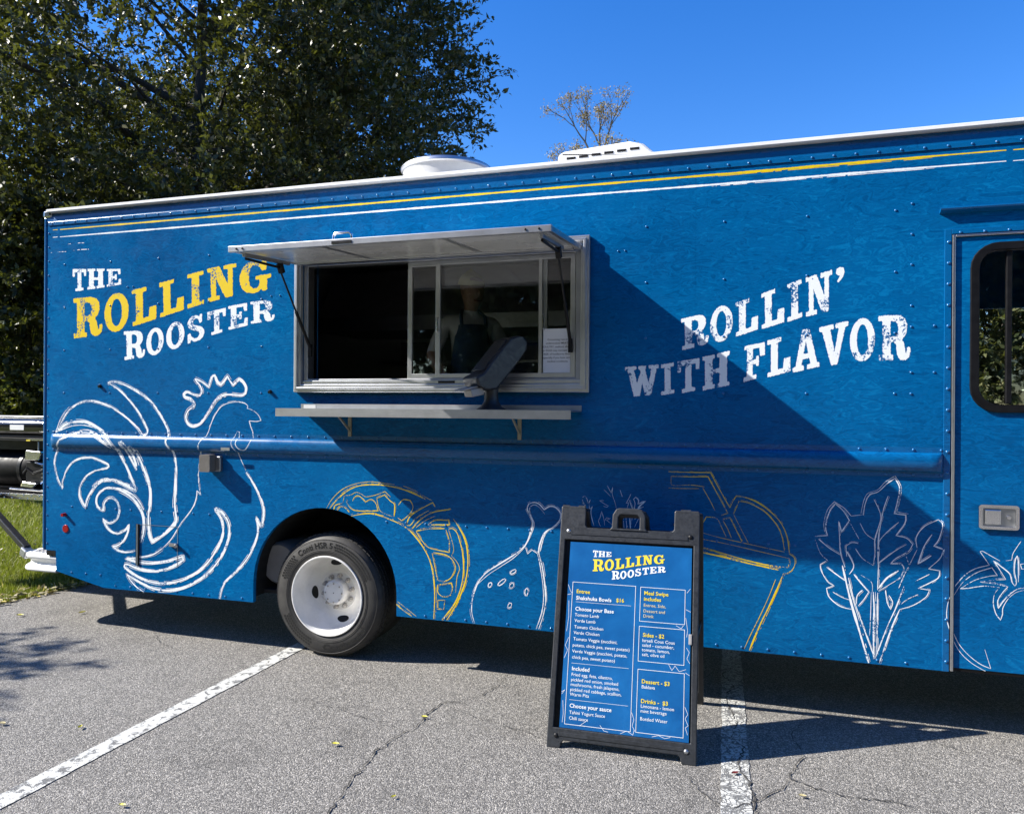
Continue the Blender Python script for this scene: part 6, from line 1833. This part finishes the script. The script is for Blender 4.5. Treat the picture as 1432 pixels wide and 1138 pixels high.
def copy_tree(root, loc, rot, scl, label, group):
    c = root.copy()
    COL.objects.link(c)
    c.location = loc
    c.rotation_euler = (0, 0, rot)
    c.scale = (scl, scl, scl)
    for ch in root.children:
        k = ch.copy()
        COL.objects.link(k)
        k.parent = c
        k.matrix_parent_inverse = ch.matrix_parent_inverse.copy()
    tag(c, label, 'tree', group)
    return c


copy_tree(t1, (10.5, 21.5, -0.02), 1.9, 1.1, 'sunlit tree right of the one in the cab door window', 'trees beyond the truck')
# trees across the lot, behind the viewer, that the glass reflects
for i, (x, yy, a, s_) in enumerate(((-34, -22, 0.4, 1.9), (-22, -27, 1.3, 2.0), (-12, -28, 2.4, 2.1), (-3, -29, 3.3, 2.2), (7, -28, 4.4, 2.1), (17, -27, 5.2, 2.1), (28, -24, 0.9, 2.0))):
    copy_tree(t1, (x, yy, -0.02), a, s_, ('first', 'second', 'third', 'fourth', 'fifth', 'sixth', 'seventh')[i] + ' tree from the left in the row across the lot', 'trees across the lot')
# the small tree left of the frame whose shadow lies on the asphalt
make_tree('lawn_tree', (-10.0, -3.08, -0.02), 4.4, (-9.88, -3.06, 3.5), (0.90, 0.74, 0.9), 'small lawn tree left of view casting a leafy shadow on the asphalt', M_HEDGE, 41, 22, 0.45, 420, 14, 0.42, (0.12, 0.06), 0.06, None, 8)

# the nearly bare tree above the roof line
def bare_tree(base, height, label, seed):
    rs = random.Random(seed)
    root = empty('bare_tree', base, label, 'tree')
    mb = MB()
    tips = []

    def grow(p, d, ln, r_, depth):
        q = p + d * ln * 0.5 + Vector((rs.uniform(-.05, .05), rs.uniform(-.05, .05), 0)) * ln
        e = p + d * ln
        mb.tube([p, q, e], [r_, r_ * 0.85, r_ * 0.7], 5 if depth < 3 else 3, cap=False)
        if depth >= 7:
            tips.append((e, d))
            return
        if depth >= 4:
            tips.append((e, d))
        k = 3 if depth in (1, 3) else 2
        for i in range(k):
            a = rs.uniform(0.32, 0.72) if i else rs.uniform(0.02, 0.25)
            ax = d.orthogonal().normalized()
            ax.rotate(Quaternion(d, rs.uniform(0, 6.28)))
            nd = d.copy()
            nd.rotate(Quaternion(ax, a))
            nd = (nd + Vector((0, 0, 0.10))).normalized()
            grow(e, nd, ln * rs.uniform(0.62, 0.82), r_ * (0.72 if i == 0 else 0.55), depth + 1)

    b = Vector(base)
    mb.tube([b, b + Vector((0.1, 0, height * 0.3)), b + Vector((0, 0.1, height * 0.70))], [0.28, 0.2, 0.12], 8, cap=False)
    grow(b + Vector((0, 0.1, height * 0.70)), Vector((0.04, 0, 1)).normalized(), height * 0.088, 0.10, 1)
    for dd, zz in (((-0.75, -0.1, 0.55), 0.64), ((0.7, 0.2, 0.62), 0.66), ((-0.4, 0.5, 0.8), 0.66), ((0.5, -0.5, 0.7), 0.69), ((0.75, -0.2, 0.5), 0.64), ((-0.6, 0.1, 0.75), 0.69), ((-0.8, 0.2, 0.45), 0.67), ((0.82, 0.1, 0.5), 0.69), ((0.2, 0.6, 0.75), 0.68)):
        grow(b + Vector((0, 0.1, height * zz)), Vector(dd).normalized(), height * 0.062, 0.055, 2)
    mb.build('trunk', M_TWIG, root, smooth=60, recalc=False)
    rr = np.random.RandomState(seed)
    P = np.array([tuple(e) for e, d in tips])
    k = rr.choice(len(P), int(len(P) * 7.0))
    base_ = P[k] + rr.normal(size=(len(k), 3)) * 0.10
    v, q = leaf_quads(rr, base_, unit(rr.normal(size=(len(k), 3))), unit(rr.normal(size=(len(k), 3))), rr.uniform(0.06, 0.13, len(k)), rr.uniform(0.03, 0.06, len(k)))
    np_mesh('crown', v, q, M_AUTUMN, root)


bare_tree((-6.3, 27.35, -0.02), 15.3, 'nearly bare tree with tan leaves rising above the truck roof', 4)

# ------------------------------------------------------------------ grass
rs = np.random.RandomState(77)
N = 90000
ang = np.radians(rs.uniform(43.0, 58.0, N))
rad = 7.2 + 16.0 * rs.uniform(0, 1, N) ** 1.7
gx = -np.sin(ang) * rad
gy = -4.308 + np.cos(ang) * rad
edge_x = np.where(gy < 5, -5.93 + 0.19 * (np.clip(gy, -3, 5) - 0.38), -5.05)
keep = gx < edge_x + rs.uniform(-0.10, 0.06, N)
gx, gy, rad = gx[keep], gy[keep], rad[keep]
n = len(gx)
h = rs.uniform(0.035, 0.085, n) * np.clip(rad / 9, 0.9, 1.8)
w = rs.uniform(0.003, 0.0055, n) * np.clip(rad / 8, 1, 2.4)
th = rs.uniform(0, 2 * np.pi, n)
dx, dy = np.cos(th), np.sin(th)
ln = rs.normal(0, 0.45, n) * h
ln2 = rs.normal(0, 0.45, n) * h
b0 = np.stack([gx - dx * w, gy - dy * w, np.full(n, -0.031)], 1)
b1 = np.stack([gx + dx * w, gy + dy * w, np.full(n, -0.031)], 1)
t1_ = np.stack([gx + ln + dx * w * 0.2, gy + ln2 + dy * w * 0.2, h - 0.03], 1)
t0_ = np.stack([gx + ln - dx * w * 0.2, gy + ln2 - dy * w * 0.2, h - 0.03], 1)
v = np.stack([b0, b1, t1_, t0_], 1).reshape(-1, 3)
o = np_mesh('grass', v, np.arange(len(v)).reshape(-1, 4), M_GRASSB, kind='stuff')
tag(o, 'short sunlit green grass of the lawn left of the truck', 'grass')
# leaf litter along the edge of the lawn and under the trees
N = 1500
gy = rs.uniform(-1.5, 5.5, N)
gx = -5.93 + 0.19 * (np.clip(gy, -3, 5) - 0.38) - np.abs(rs.normal(0, 0.14, N)) + 0.07
ang = np.radians(rs.uniform(44, 57, 900))
rad = rs.uniform(9.5, 20, 900)
gx = np.concatenate([gx, -np.sin(ang) * rad])
gy = np.concatenate([gy, -4.308 + np.cos(ang) * rad])
keep = gx < -5.0
gx, gy = gx[keep], gy[keep]
n = len(gx)
base_ = np.stack([gx, gy, rs.uniform(-0.005, 0.03, n)], 1)
ax = unit(np.stack([rs.normal(size=n), rs.normal(size=n), rs.normal(size=n) * 0.25], 1))
nr = unit(np.stack([rs.normal(size=n) * 0.4, rs.normal(size=n) * 0.4, np.ones(n)], 1))
v, q = leaf_quads(rs, base_, ax, nr, rs.uniform(0.04, 0.085, n), rs.uniform(0.02, 0.04, n))
o = np_mesh('leaf_litter', v, q, M_LITTER, kind='stuff')
tag(o, 'pale fallen leaves scattered along the lawn edge', 'leaf litter')
